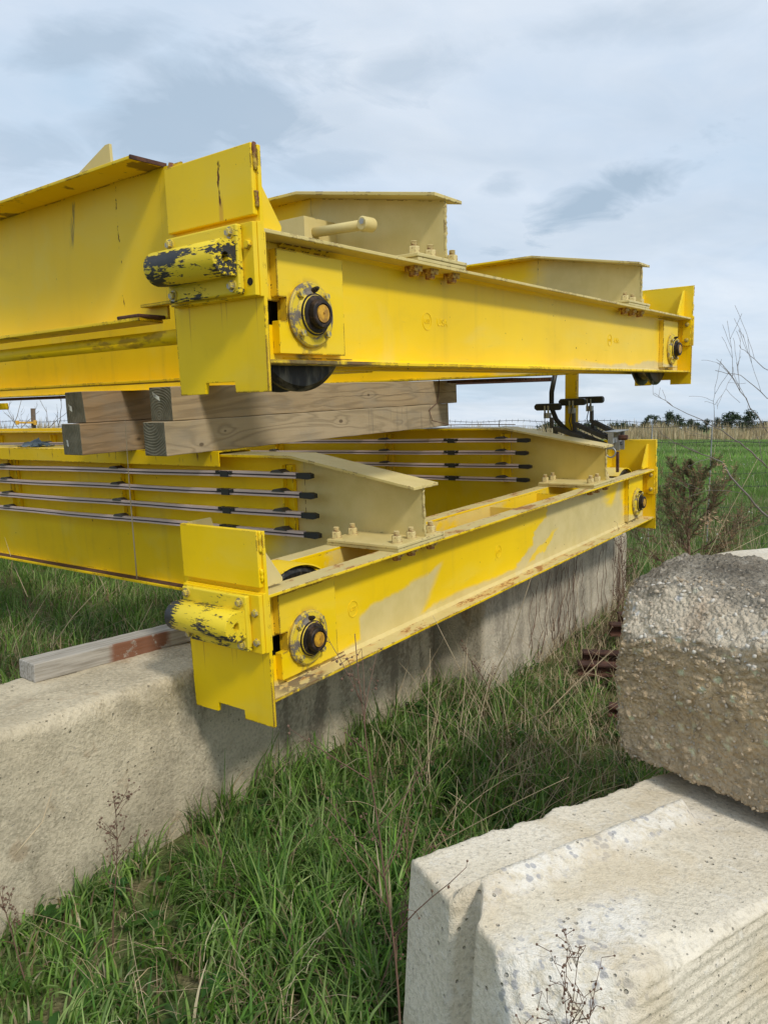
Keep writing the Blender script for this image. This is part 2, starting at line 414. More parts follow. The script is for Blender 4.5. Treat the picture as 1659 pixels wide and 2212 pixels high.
    def beam_marks(g, c):
        q = g.noise((0, 0, 9), 4, 0.6)-0.5; yy = g.Y-0.70+q*0.10
        crack = yy.abs().step(0.0045, 0.0015)*g.noise((9, 50, 22), 3, 0.6).step(0.53, 0.58)*g.X.step(0.05, 0.0545)
        sm = ((g.Y-0.985)+(g.Z-0.60)*0.22).abs().step(0.020, 0.008)*g.Z.step(0.665, 0.64)*g.Z.step(0.46, 0.53)*g.noise((20, 160, 14), 3, 0.6).step(0.40, 0.58)
        c = g.mix(sm*0.75, c, (0.12, 0.10, 0.05))
        toprust = g.up().abs().step(0.5, 0.8)*g.noise((6, 6, 2), 4, 0.6, loc=(7, 1, 0)).step(0.58, 0.62)*0.8
        drip = g.noise((0, 26, 5), 3, 0.55, loc=(0, 4, 0)).step(0.60, 0.66)*g.Z.step(0.742, 0.80)*g.Y.step(1.0, 1.1)*g.Z.step(0.70, 0.72)
        return g.mix(drip*0.85, g.mix(toprust, c, (0.15, 0.08, 0.03)), (0.17, 0.06, 0.03)), crack
    M['beam'] = paint('yellow_walkway_beam', grime=0.15, chips=1.8, extra=beam_marks)
    M['rail_pipe'] = paint('yellow_pipe_rusty', grime=0.5, chips=1.5, extra=lambda g, c: (g.mix(g.noise((12, 5, 14), 4, 0.65).step(0.52, 0.62)*0.55, c, (0.22, 0.10, 0.02)), None))
    M['cream'] = paint('cream_steel', fade=fade_all, chips=1.5)
    M['cream_clean'] = paint('cream_steel_light', fade=fade_all, chips=0.8)
    def grease_up(g, c):
        k = ((g.X-0.27).abs().step(0.34, 0.20))*g.noise((14, 20, 5), 4, 0.6).step(0.40, 0.50)*g.Z.step(0.2, 0.1)
        return g.mix(k*0.85, c, (0.085, 0.07, 0.055)), None
    M['flange_up'] = paint('yellow_flange_with_grease', chips=2.0, extra=grease_up, emask=lambda g: g.Y.step(-0.055, -0.07).max(g.Y.step(0.29, 0.31)))
    # bumper: black rubber under flaking yellow
    def bumper(name, thr, seed, bias=None):
        g = G(name)
        n = g.noise((70, 24, 120), 5, 0.72, 0.3, loc=(seed, seed*2, 0)); low = g.noise((11, 7, 13), 3, 0.5, loc=(seed, 0, seed))
        k = n*0.56+low*0.44
        if bias: k = k+bias(g)
        m = k.step(thr, thr+0.018)
        c = g.mix(m, (0.80, 0.60, 0.02), g.mix(g.noise(60, 2), (0.014, 0.015, 0.017), (0.035, 0.035, 0.038)))
        g.bump(n*0.4-m*0.8, 0.0025, 0.8); M[name] = g.set(c, 0.55)
    bumper('bumper_up', 0.555, 3.0, lambda g: ((g.Z-0.328).abs().step(0.026, 0.0)*0.12)+(g.Y.step(0.0, -0.03)*0.05))
    bumper('bumper_low', 0.54, 8.0, lambda g: (g.Y.step(0.20, 0.29)*0.11)+(g.Z.step(0.31, 0.27)*g.Y.step(0.12, 0.0)*0.07))
    bumper('bracket_up', 0.60, 5.0, lambda g: (g.Z.step(0.24, 0.205)*0.10)+(g.Y.step(0.0, -0.04)*0.05))
    bumper('bracket_low', 0.60, 1.0, lambda g: ((g.Z-0.31).abs().step(0.05, 0.10)*0.08))
    # bearing housing
    g = G('plain_yellow'); M['emboss'] = g.set(g.mix(g.noise(8, 2)*0.5, (0.86, 0.60, 0.002), (0.80, 0.58, 0.05)), 0.5, 0, 0.25)
    g = G('bearing_housing'); n = g.noise(22, 5, 0.7, 0.4); m = (n+g.edge(0.01)*2.5).step(0.50, 0.60)
    c = g.mix(m, (0.74, 0.54, 0.02), g.mix(g.noise(30, 3), (0.07, 0.045, 0.03), (0.27, 0.24, 0.20)))
    g.bump(n, 0.003, 0.7); M['housing'] = g.set(c, 0.6)
    g = G('greasy_black_cap'); n = g.noise(30, 4, 0.6)
    c = g.mix(n.step(0.46, 0.66), (0.016, 0.012, 0.010), (0.075, 0.048, 0.032)); g.bump(n, 0.003, 0.8); M['grease'] = g.set(c, n*0.4+0.35, 0, 0.3)
    g = G('shaft_end'); n = g.noise(24, 4, 0.6); c = g.mix(n.step(0.40, 0.62), (0.70, 0.38, 0.02), (0.35, 0.17, 0.02)); M['shaft'] = g.set(c, 0.5)
    g = G('bolt_zinc'); n = g.noise(60, 4, 0.6); c = g.mix(n.step(0.42, 0.58), (0.62, 0.47, 0.06), (0.33, 0.31, 0.27)); M['bolt'] = g.set(c, 0.4, n.step(0.42, 0.58)*0.7)
    g = G('bolt_cream'); n = g.noise(55, 4, 0.65); c = g.mix((n+g.edge(0.003)*0.8).step(0.58, 0.66), (0.62, 0.51, 0.24), (0.22, 0.08, 0.04)); M['nut'] = g.set(c, 0.6, 0, 0.2)
    g = G('bolt_head_rusty'); n = g.noise(50, 4, 0.65); M['head'] = g.set(g.mix(n.step(0.42, 0.58), (0.60, 0.42, 0.12), (0.25, 0.10, 0.04)), 0.7, 0, 0.15)
    g = G('hole_shade'); M['hole'] = g.set((0.012, 0.011, 0.010), 0.9)  # near-black colour painting the shade inside a hole
    g = G('worn_wheel_steel'); n = g.noise((14, 40, 4), 4, 0.6); c = g.mix(n.step(0.48, 0.70), (0.028, 0.025, 0.022), (0.17, 0.15, 0.11)); g.bump(n, 0.002)
    M['wheel'] = g.set(c, 0.38, 0.6)
    g = G('brown_rust'); n = g.noise(20, 5, 0.65); c = g.mix(n.step(0.35, 0.65), (0.045, 0.020, 0.014), (0.12, 0.050, 0.030)); g.bump(n, 0.004); M['rust'] = g.set(c, 0.85)
    g = G('weld_rust'); n = g.noise(24, 5, 0.65); c = g.mix(n.step(0.42, 0.58), (0.55, 0.37, 0.03), (0.16, 0.05, 0.02)); g.bump(n, 0.004); M['weld'] = g.set(c, 0.7)
    # timber
    def timber(name, a, b, knots):
        g = G(name)
        w = g.noise((0.9, 3.5, 7.0), 3, 0.5, 0.8); ph = (g.Z*60.0+g.Y*40.0)+w*42.0
        kn = None
        for (kx, kz) in knots:
            dx = (g.X-kx)*0.55; dz = g.Z-kz; d = (dx*dx+dz*dz).pow(0.5); t = d.step(0.09, 0.0)
            ph = ph+t*t*7.0
            core = (d+(w-0.5)*0.05).step(0.015, 0.009)*0.8; kn = core if kn is None else kn.max(core)
        ring = ph.sin()*0.5+0.5; ring = ring.pow(2.2)
        fib = g.noise((5, 150, 150), 3, 0.6); blot = g.noise((1.2, 5, 5), 4, 0.55)
        c = g.mix(blot.step(0.3, 0.7), a, b); c = g.mix(ring*0.45, c, tuple(v*0.50 for v in a)); c = g.mix(fib.step(0.55, 0.8)*0.35, c, tuple(v*0.55 for v in b))
        grey = g.noise((3, 6, 6), 4, 0.6, loc=(5, 1, 2)); c = g.mix(grey.step(0.45, 0.75)*0.45, c, (0.26, 0.245, 0.205))
        if kn is not None: c = g.mix(kn, c, (0.085, 0.06, 0.04))
        crack = (g.Z*1.0+(g.noise((2.2, 0, 0), 4, 0.6)-0.5)*0.05-1.078).abs().step(0.0022, 0.0008)*g.X.step(1.6, 2.2)
        c = g.mix(crack*0.8, c, (0.04, 0.03, 0.02))
        stain = g.noise((26, 2, 1.2), 3, 0.5).step(0.60, 0.68)*g.X.step(2.0, 2.6)*g.Z.step(1.0, 0.97)
        c = g.mix(stain*0.55, c, (0.10, 0.10, 0.09))
        g.bump(ring*-0.5+fib*0.5, 0.0025, 0.7); M[name] = g.set(c, 0.85, 0, 0.2)
    timber('timber_brown', (0.28, 0.19, 0.105), (0.35, 0.245, 0.14), ((0.95, 0.88),))
    timber('timber_pale', (0.39, 0.31, 0.195), (0.46, 0.37, 0.245), ((0.86, 0.86), (1.03, 0.92), (2.02, 0.92)))
    timber('timber_tan', (0.37, 0.28, 0.17), (0.43, 0.33, 0.205), ((2.33, 1.08),))
    g = G('timber_end_grain')
    d = (((g.Y-1.31)*(g.Y-1.31))+((g.Z-1.02)*(g.Z-1.02))).pow(0.5)+g.noise(8, 3)*0.03
    ring = (d*420.0).sin()*0.5+0.5; blot = g.noise(14, 4, 0.6)
    c = g.mix(blot.step(0.35, 0.65), (0.135, 0.130, 0.095), (0.20, 0.19, 0.145)); c = g.mix(ring*0.35, c, (0.075, 0.07, 0.05)); g.bump(ring*0.4+blot, 0.004); M['endgrain'] = g.set(c, 0.9, 0, 0.2)
    g = G('grey_board'); fib = g.noise((3, 90, 90), 4, 0.6); c = g.mix(fib.step(0.35, 0.7), (0.44, 0.41, 0.36), (0.25, 0.225, 0.185))
    rs = g.noise(18, 5, 0.7).step(0.34, 0.44)*g.X.step(0.30, 0.34)*g.X.step(0.62, 0.58)*g.Y.step(0.02, 0.0); c = g.mix(rs*0.9, c, (0.20, 0.075, 0.035)); g.bump(fib, 0.003); M['board'] = g.set(c, 0.9, 0, 0.2)
    # conductor bars, plastics
    g = G('pink_aluminium'); c = g.mix(g.noise((3, 3, 3), 2), (0.74, 0.62, 0.60), (0.62, 0.48, 0.47)); M['bar'] = g.set(c, 0.35, 0.2)
    g = G('slot_shade'); M['slot'] = g.set((0.05, 0.03, 0.035), 0.5)  # dark colour for the shade within the bar's groove
    g = G('orange_stripe'); M['orange'] = g.set((0.45, 0.13, 0.06), 0.5)
    g = G('black_plastic'); M['black'] = g.set((0.018, 0.020, 0.022), 0.45)
    g = G('dark_galvanised'); n = g.noise(30, 3); M['darksteel'] = g.set(g.mix(n, (0.055, 0.055, 0.055), (0.12, 0.12, 0.12)), 0.55, 0.5)
    g = G('galvanised'); n = g.noise(20, 3); M['galv'] = g.set(g.mix(n, (0.30, 0.31, 0.31), (0.45, 0.46, 0.46)), 0.5, 0.5)
    g = G('white_tag'); M['tag'] = g.set((0.68, 0.70, 0.68), 0.45)
    g = G('tag_print'); M['tagprint'] = g.set((0.05, 0.05, 0.06), 0.6)
    g = G('blue_grey_cloth'); n = g.noise(25, 3); g.bump(n, 0.006); M['cloth'] = g.set(g.mix(n, (0.09, 0.14, 0.19), (0.22, 0.27, 0.30)), 0.95)
    g = G('weathered_post'); n = g.noise((60, 60, 4), 4, 0.6); g.bump(n, 0.004); M['post'] = g.set(g.mix(n, (0.13, 0.085, 0.055), (0.22, 0.16, 0.11)), 0.9)
    g = G('insulator_yellow'); M['insul'] = g.set((0.75, 0.42, 0.05), 0.4)
    # concrete
    def concrete(name, a, b, dark, darkamt, pits=True, wallmode=False, white=0.0, rough_scale=1.0, ridges=False):
        g = G(name)
        n1 = g.noise(2.2, 5, 0.6); n2 = g.noise(11, 6, 0.65); n3 = g.noise(75, 4, 0.6); n4 = g.noise(260, 2, 0.5)
        c = g.mix(n1.step(0.3, 0.7), a, b); c = g.mix(n2.step(0.45, 0.75)*0.35, c, tuple(v*0.72 for v in a))
        c = g.mix(n3.step(0.46, 0.68)*0.5, c, tuple(v*0.55 for v in a)); c = g.mix(n4.step(0.58, 0.7)*0.30, c, tuple(min(1, v*1.25) for v in b))
        if white: c = g.mix(g.noise(24, 6, 0.75, 0.3, loc=(4, 4, 4)).step(0.54, 0.66)*white, c, (0.80, 0.78, 0.73))
        if name == 'key_concrete':
            r1 = g.noise(30, 6, 0.75, 0.5, loc=(3, 1, 1)); s1 = (g.Y+(r1-0.5)*0.05-0.340).abs().step(0.045, 0.020)*g.X.step(0.90, 0.80)*g.Z.step(0.60, 0.62)
            cr = (g.X*0.8-g.Y+(r1-0.5)*0.12).step(0.16, 0.06)*g.X.step(0.42, 0.30)*g.Y.step(0.26, 0.16)*g.Z.step(0.46, 0.52)
            k = s1.max(cr); gravel = g.vor(42, out=0).step(0.42, 0.30)
            c = g.mix(k*r1.step(0.38, 0.56)*0.75, c, (0.84, 0.80, 0.72)); c = g.mix(k*gravel*g.noise(25, 2, loc=(5, 5, 5)).step(0.47, 0.55)*0.75, c, (0.36, 0.36, 0.38))
            tan2 = g.noise(3.5, 3, loc=(8, 3, 2)).step(0.50, 0.62)*0.45; c = g.mix(tan2, c, (0.58, 0.47, 0.30)); n2 = n2+k*r1*1.2
        speck = g.vor(55).step(0.16, 0.10)*g.noise(30, 1).step(0.52, 0.6); c = g.mix(speck*0.65, c, g.mix(g.noise(20, 1).step(0.45, 0.55), (0.10, 0.09, 0.08), (0.62, 0.58, 0.50)))
        if darkamt:
            st = g.noise((5.5, 5.5, 1.5), 5, 0.6, 0.3, loc=(2, 0, 1)); fn = g.noise(38, 4, 0.65)
            k = (st*0.75+fn*0.32).step(0.50, 0.64)
            if wallmode: k = k*(g.X.step(-0.55, 0.15)*0.75+0.30)*(g.up().abs().step(0.9, 0.5)*0.7+0.3)
            c = g.mix(k*darkamt, c, dark)
            rs = g.noise(6, 4, 0.6, loc=(9, 9, 3)).step(0.60, 0.70)*0.40; c = g.mix(rs, c, (0.33, 0.20, 0.10))
            blot = g.noise(3.0, 5, 0.7, 0.4, loc=(1, 6, 2)).step(0.46, 0.62)*g.noise(60, 4, 0.7).step(0.36, 0.56); c = g.mix(blot*0.50, c, tuple(v*0.50 for v in a))
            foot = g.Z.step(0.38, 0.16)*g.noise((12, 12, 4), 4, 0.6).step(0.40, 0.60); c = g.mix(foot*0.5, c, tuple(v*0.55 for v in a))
        pit = g.vor((30, 30, 30), loc=(2, 2, 2)).step(0.15, 0.08)*g.noise(9, 2, loc=(3, 1, 4)).step(0.50, 0.58)
        c = g.mix(pit*0.6, c, tuple(v*0.35 for v in a))
        h = n2*0.75*rough_scale+n3*0.8*rough_scale+n4*0.25-speck*0.4-pit*1.2
        g.bump(h, 0.009, 0.9)
        M[name] = g.set(c, 0.92, 0, 0.2)
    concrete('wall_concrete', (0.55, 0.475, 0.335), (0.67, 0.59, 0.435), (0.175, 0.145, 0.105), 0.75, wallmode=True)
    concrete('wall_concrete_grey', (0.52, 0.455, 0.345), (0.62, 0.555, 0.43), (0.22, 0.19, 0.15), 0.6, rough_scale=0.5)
    concrete('pale_concrete', (0.66, 0.595, 0.475), (0.74, 0.68, 0.565), (0.3, 0.28, 0.24), 0.0, white=0.35, rough_scale=0.6)
    concrete('key_concrete', (0.70, 0.625, 0.485), (0.79, 0.72, 0.59), (0.3, 0.28, 0.24), 0.0, white=0.35, rough_scale=0.8)
    # rough block with exposed aggregate
    g = G('exposed_aggregate'); att = g.attr()
    n2 = g.noise(18, 5, 0.65); n3 = g.noise(90, 4, 0.65); v = g.vor(70)
    c = g.mix(n2.step(0.3, 0.7)*0.4, att, (0.25, 0.20, 0.14)); c = g.mix(n3.step(0.52, 0.72)*0.45, c, (0.12, 0.10, 0.08))
    c = g.mix(v.step(0.32, 0.18)*g.noise(45, 1).step(0.5, 0.58)*0.7, c, (0.58, 0.52, 0.42))
    g.bump(n3*1.0+n2*0.8-v*1.1, 0.014, 1.0); M['rock'] = g.set(c, 0.93, 0, 0.2)
    g = G('pebble'); att = g.attr(); n = g.noise(60, 3); g.bump(n, 0.002); M['pebble'] = g.set(g.mix(n*0.3, att, (0.3, 0.27, 0.22)), 0.7, 0, 0.3)
    # plants
    def leafmat(name, tr=0.35, rough=0.55):
        g = G(name); att = g.attr(); g.set(att, rough, 0, 0.25)
        t = g.N.new('ShaderNodeBsdfTranslucent'); g.L.new(att.o, t.inputs[0]); mx = g.N.new('ShaderNodeMixShader'); mx.inputs[0].default_value = tr
        g.L.new(g.p.outputs[0], mx.inputs[1]); g.L.new(t.outputs[0], mx.inputs[2]); g.L.new(mx.outputs[0], g.out.inputs[0]); M[name] = g.m
    leafmat('blades', 0.45); leafmat('dry_blades', 0.2, 0.7); leafmat('foliage', 0.2, 0.7)
    g = G('dry_stem'); n = g.noise(9, 2); M['drystem'] = g.set(g.mix(n, (0.58, 0.48, 0.31), (0.36, 0.27, 0.16)), 0.8)
    g = G('red_brown_stem'); M['redstem'] = g.set((0.15, 0.085, 0.055), 0.8)
    g = G('grey_bark'); n = g.noise(30, 4); g.bump(n, 0.004); M['bark'] = g.set(g.mix(n, (0.13, 0.11, 0.095), (0.24, 0.21, 0.185)), 0.9)
    g = G('red_brown_bark'); M['cedar'] = g.set((0.21, 0.13, 0.09), 0.9)
    g = G('brown_leaf'); M['brownleaf'] = g.set((0.36, 0.24, 0.14), 0.8)
    g = G('dark_wire'); M['wire'] = g.set((0.07, 0.07, 0.07), 0.6, 0.4)
    # ground
    g = G('turf_soil'); n1 = g.noise(0.7, 4, 0.6); n2 = g.noise(6, 5, 0.65); n3 = g.noise(50, 4, 0.6)
    green = g.mix(n2.step(0.3, 0.7), (0.080, 0.120, 0.035), (0.120, 0.175, 0.045))
    thatch = g.mix(n3.step(0.35, 0.65), (0.16, 0.12, 0.07), (0.30, 0.235, 0.14))
    near = g.Y.step(26.0, 9.0)
    c = g.mix((n1*0.4+n2*0.6).step(0.40, 0.62)*near*0.9, green, thatch); g.bump(n3+n2, 0.03); M['ground'] = g.set(c, 0.95, 0, 0.1)
build_materials()

# ------------------------------------------------------------------ ground and field
def ground_h(x, y):
    """gentle undulation; a shallow rise toward the far field"""
    x = np.asarray(x, dtype=float); y = np.asarray(y, dtype=float)
    near = np.clip(1-y/25.0, 0, 1)
    h = near*0.05*np.sin(x*1.3+0.4)*np.sin(y*0.9+1.0)+0.10*np.clip((y-3.5)/5.0, 0, 1)*np.clip((70-y)/50, 0, 1)
    return h
def build_ground():
    xs = np.concatenate([-np.geomspace(2500, 8, 26), np.linspace(-7.5, 7.5, 61), np.geomspace(8, 2500, 26)])
    ys = np.concatenate([-np.geomspace(400, 3, 12), np.linspace(-2.5, 14, 67), np.geomspace(15, 2800, 34)])
    X, Y = np.meshgrid(xs, ys); Z = ground_h(X, Y); V = np.stack([X.ravel(), Y.ravel(), Z.ravel()], 1)
    nx = len(xs); F = [(j*nx+i, j*nx+i+1, (j+1)*nx+i+1, (j+1)*nx+i) for j in range(len(ys)-1) for i in range(nx-1)]
    link_mesh('ground', np_mesh('ground', V, np.array(F), M['ground'], True), kind='structure', label='uneven turf of the field and yard')
build_ground()

# ------------------------------------------------------------------ rounded, roughened concrete blocks
def rough_block(name, dims, res, rad, disp, mats, colf=None, cols=False):
    """dims (lx,ly,lz) from the origin corner; disp(P, N) -> new P"""
    L_ = np.array(dims, dtype=float); Vs = []; Fs = []; off = 0
    for ax in range(3):
        u, w = [(1, 2), (2, 0), (0, 1)][ax]
        nu = max(2, int(L_[u]/res)); nw = max(2, int(L_[w]/res))
        gu = np.linspace(0, L_[u], nu+1); gw = np.linspace(0, L_[w], nw+1); U, W = np.meshgrid(gu, gw, indexing='ij')
        idx = np.arange((nu+1)*(nw+1)).reshape(nu+1, nw+1)
        q = np.stack([idx[:-1, :-1], idx[1:, :-1], idx[1:, 1:], idx[:-1, 1:]], -1).reshape(-1, 4)
        for side in (0, 1):
            P = np.zeros(((nu+1)*(nw+1), 3)); P[:, u] = U.ravel(); P[:, w] = W.ravel(); P[:, ax] = L_[ax]*side
            Vs.append(P); Fs.append((q if side else q[:, ::-1])+off); off += len(P)
    P = np.concatenate(Vs); F = np.concatenate(Fs)
    key = np.round(P/1e-4).astype(np.int64); _, first, inv = np.unique(key, axis=0, return_index=True, return_inverse=True)
    P = P[first]; F = inv.reshape(-1)[F]
    C = np.clip(P, rad, L_-rad); D = P-C; n = np.linalg.norm(D, axis=1, keepdims=True); N = D/np.maximum(n, 1e-9)
    P = C+N*rad
    P = disp(P, N)
    c = colf(P, N) if colf else None
    return np_mesh(name, P, F, mats, True, c)

def frame(origin, xdir, z=0):
    x = Vector((xdir[0], xdir[1], 0)).normalized(); y = Vector((-x.y, x.x, 0))
    return Matrix(((x.x, y.x, 0, origin[0]), (x.y, y.y, 0, origin[1]), (0, 0, 1, z), (0, 0, 0, 1)))

# near wall block: front face runs from the left edge of the photo to the joint behind the lower truck
def wall_disp(seed, amp):
    def f(P, N):
        big = fbm(P*3.0, 3, seed); mid = fbm(P*14, 4, seed+5); fine = fbm(P*60, 2, seed+9)
        edge = np.clip(1-np.abs(P[:, 2:3]-P[:, 2].max())/0.12, 0, 1)
        chip = np.clip(fbm(P*9, 3, seed+20)-0.12, 0, 1)[:, None]*edge*np.abs(N[:, 1:2])*0.05
        return P+N*(big*0.010+mid*0.004*amp+fine*0.0015*amp)[:, None]-N*chip
    return f
NW = frame((-1.19-0.545*1.5, 2.304-0.839*1.5), (0.545, 0.839), -0.1)
me = rough_block('near_wall_block', (4.27, 0.50, 0.77), 0.022, 0.045, wall_disp(3, 1.0), M['wall_concrete'])
# shift mesh so object x = 0 sits where the end plate hangs (materials use it)
me.transform(Matrix.Translation((-2.60, 0, 0))); 
o = link_mesh('concrete_block', me); o.matrix_world = NW @ Matrix.Translation((2.60, 0, 0))
tag(o, 'long beige concrete block with rounded top edge, nearest one under the lower crane', 'concrete block')
FW = frame((0.60, 4.50), (1.60, 2.36), -0.1)
me = rough_block('far_wall_block', (2.80, 0.60, 0.80), 0.03, 0.012, lambda P, N: wall_disp(8, 0.5)(P, N)+N*((P[:, 2:3] < 0.30)*0.012), M['wall_concrete_grey'])
o = link_mesh('concrete_block', me); o.matrix_world = FW
tag(o, 'smooth grey concrete block with a ledge line, under the far end of the lower crane', 'concrete block')

# ------------------------------------------------------------------ cranes
def matR(R, t): return Matrix([list(R[0])+[t[0]], list(R[1])+[t[1]], list(R[2])+[t[2]+CH], [0, 0, 0, 1]])
MAT_UP = matR([[0.6065, -0.7946, -0.0276], [0.7935, 0.6072, -0.0421], [0.0502, 0.0037, 0.9987]], (-0.428, 2.445, 0.199))
MAT_LOW = matR([[0.5908, -0.8058, -0.0405], [0.8046, 0.5922, -0.0442], [0.0596, -0.0065, 0.9982]], (-0.470, 2.720, -0.986))
TL, TH = 4.4, 0.40                      # truck length and channel height
GX = (1.046, 3.332)                     # girder webs
GL = 10.5                               # girder length

def text_mesh(s, size, depth, mat4, mat):
    cu = bpy.data.curves.new('lettering', 'FONT'); cu.body = s; cu.size = size; cu.extrude = depth; cu.align_x = 'CENTER'; cu.align_y = 'CENTER'; cu.resolution_u = 3
    ob = bpy.data.objects.new('lettering', cu); COL.objects.link(ob); bpy.context.view_layer.update()
    me = bpy.data.meshes.new_from_object(ob.evaluated_get(bpy.context.evaluated_depsgraph_get())); bpy.data.objects.remove(ob); bpy.data.curves.remove(cu)
    me.transform(mat4); me.materials.clear(); me.materials.append(mat); return me

def bearing(root, x, yface, z, up):
    """round flange bearing on the pad; axis points to -y"""
    g = MB(); ax = (0, -1, 0); c = (x, yface, z)
    g.lathe([(0, 0.106), (0.010, 0.108), (0.016, 0.101), (0.019, 0.078), (0.028, 0.066), (0.036, 0.060)], c, ax, 40)
    h = g.build('bearing_housing', M['housing'], root)
    m = MB(); m.lathe([(0.0265, 0.069), (0.030, 0.069), (0.031, 0.062), (0.037, 0.061), (0.040, 0.049), (0.060, 0.047), (0.064, 0.044), (0.065, 0.034), (0.059, 0.032)], c, ax, 36)
    m.build('bearing_cap', M['grease'], h)
    m = MB(); m.lathe([(0.056, 0.029), (0.064, 0.029), (0.065, 0.004), (0.062, 0.0035), (0.062, 0.0)], c, ax, 28, caps=False)
    m.build('shaft_end', M['shaft'], h)
    b = MB(); b.lathe([(0, 0.0145), (0.004, 0.0145)], (0, 0, 0), ax, 16); b.hexnut((0, -0.004, 0), ax, 0.0125, 0.013)
    bm_ = b.mesh('bolt', M['bolt'])
    for k, a in enumerate((45, 135, 225, 315)):
        t = math.radians(a); link_mesh('bolt', bm_, h, (x+0.088*math.cos(t), yface-0.015, z+0.088*math.sin(t)))
    gr = MB(); gr.cyl((x, yface-0.018, z+0.078), (x, yface-0.036, z+0.082), 0.009, 10); gr.lathe([(0, 0.006), (0.008, 0.007), (0.012, 0.004)], (x, yface-0.034, z+0.082), (0, -1, 0.3), 10)
    gr.build('grease_fitting', M['grease'], h)

def nut_stack_mesh():
    a = MB(); a.lathe([(0, 0.026), (0.005, 0.026)], (0, 0, 0), (0, 0, 1), 20); a.hexnut((0, 0, 0.005), (0, 0, 1), 0.0235, 0.028)
    for k in range(4): a.lathe([(0.033+k*0.005, 0.0115), (0.0355+k*0.005, 0.014), (0.038+k*0.005, 0.0115)], (0, 0, 0), (0, 0, 1), 14)
    b = MB(); b.box(-0.026, 0.026, -0.024, 0.024, -0.020, 0, 0); b.hexnut((0, 0, -0.020), (0, 0, -1), 0.021, 0.018)
    return a.mesh('nut', M['nut']), b.mesh('bolt_head', M['head'])

def girder(root, gx, up, first):
    """plate girder: web, tapered top flange, bottom flange, weld seam at the bend"""
    y0 = -0.070; zt = 0.786; ze = 0.656
    mweb = M['girder'] if first else M['girder_far'] if not up else M['girder']
    w = MB(); w.prism([(y0, TH+0.030), (y0, ze), (0.65, zt), (GL, zt), (GL, 0.012), (0.40, 0.012), (0.36, 0.06), (0.36, TH+0.030)], 0, gx-0.006, gx+0.006)
    gd = w.build('girder_web', mweb, root)
    t = MB(); th = 0.014
    pts = [(y0-0.018, ze), (0.65, zt), (GL, zt)]
    t.prism(pts+[(GL, zt+th), (0.65-0.002, zt+th), (y0-0.018, ze+th)], 0, gx-0.10, gx+0.10)
    t.build('top_flange', M['gflange'], gd, bevel=0.002)
    b = MB(); b.box(gx-0.10, gx+0.10, 0.40, GL, -0.002, 0.0118); b.build('bottom_flange', M['yellow'], gd, bevel=0.002)
    # weld bead under the bend and up the end edge
    wl = MB(); n = 26; pp = [(gx-0.006, 0.645+random.uniform(-.003, .003), zt-0.005-k*0.035*0.6) for k in range(16)]
    wl.tube(pp, [random.uniform(0.0015, 0.0035) for _ in pp], 5); wl.build('weld_bead', M['cream'], gd); wl = MB()
    pp = [(gx+random.uniform(-.003, .003), y0-0.001, TH+0.035+k*0.0106) for k in range(21)]
    wl.tube(pp, [random.uniform(0.005, 0.0085) for _ in pp], 6)
    wl.build('weld_bead', M['cream'], gd)
    return gd

def splice(root, xa, xb, bolts):
    """two stacked plates on the truck's top flange with their bolts"""
    a = MB(); a.box(xa, xb, -0.084, 0.325, TH+0.0005, TH+0.014); 
    pl = a.build('splice_plate', M['cream'], root, bevel=0.002)
    a = MB(); a.box(xa-0.006, xb+0.004, -0.087, 0.318, TH+0.0155, TH+0.030); a.build('splice_plate', M['cream'], root, bevel=0.003)
    for (x, y) in bolts:
        link_mesh('nut', NUTM, pl, (x, y, TH+0.030)); link_mesh('bolt_head', HEADM, pl, (x, y+(0.004 if y < 0.1 else 0), TH-0.012))

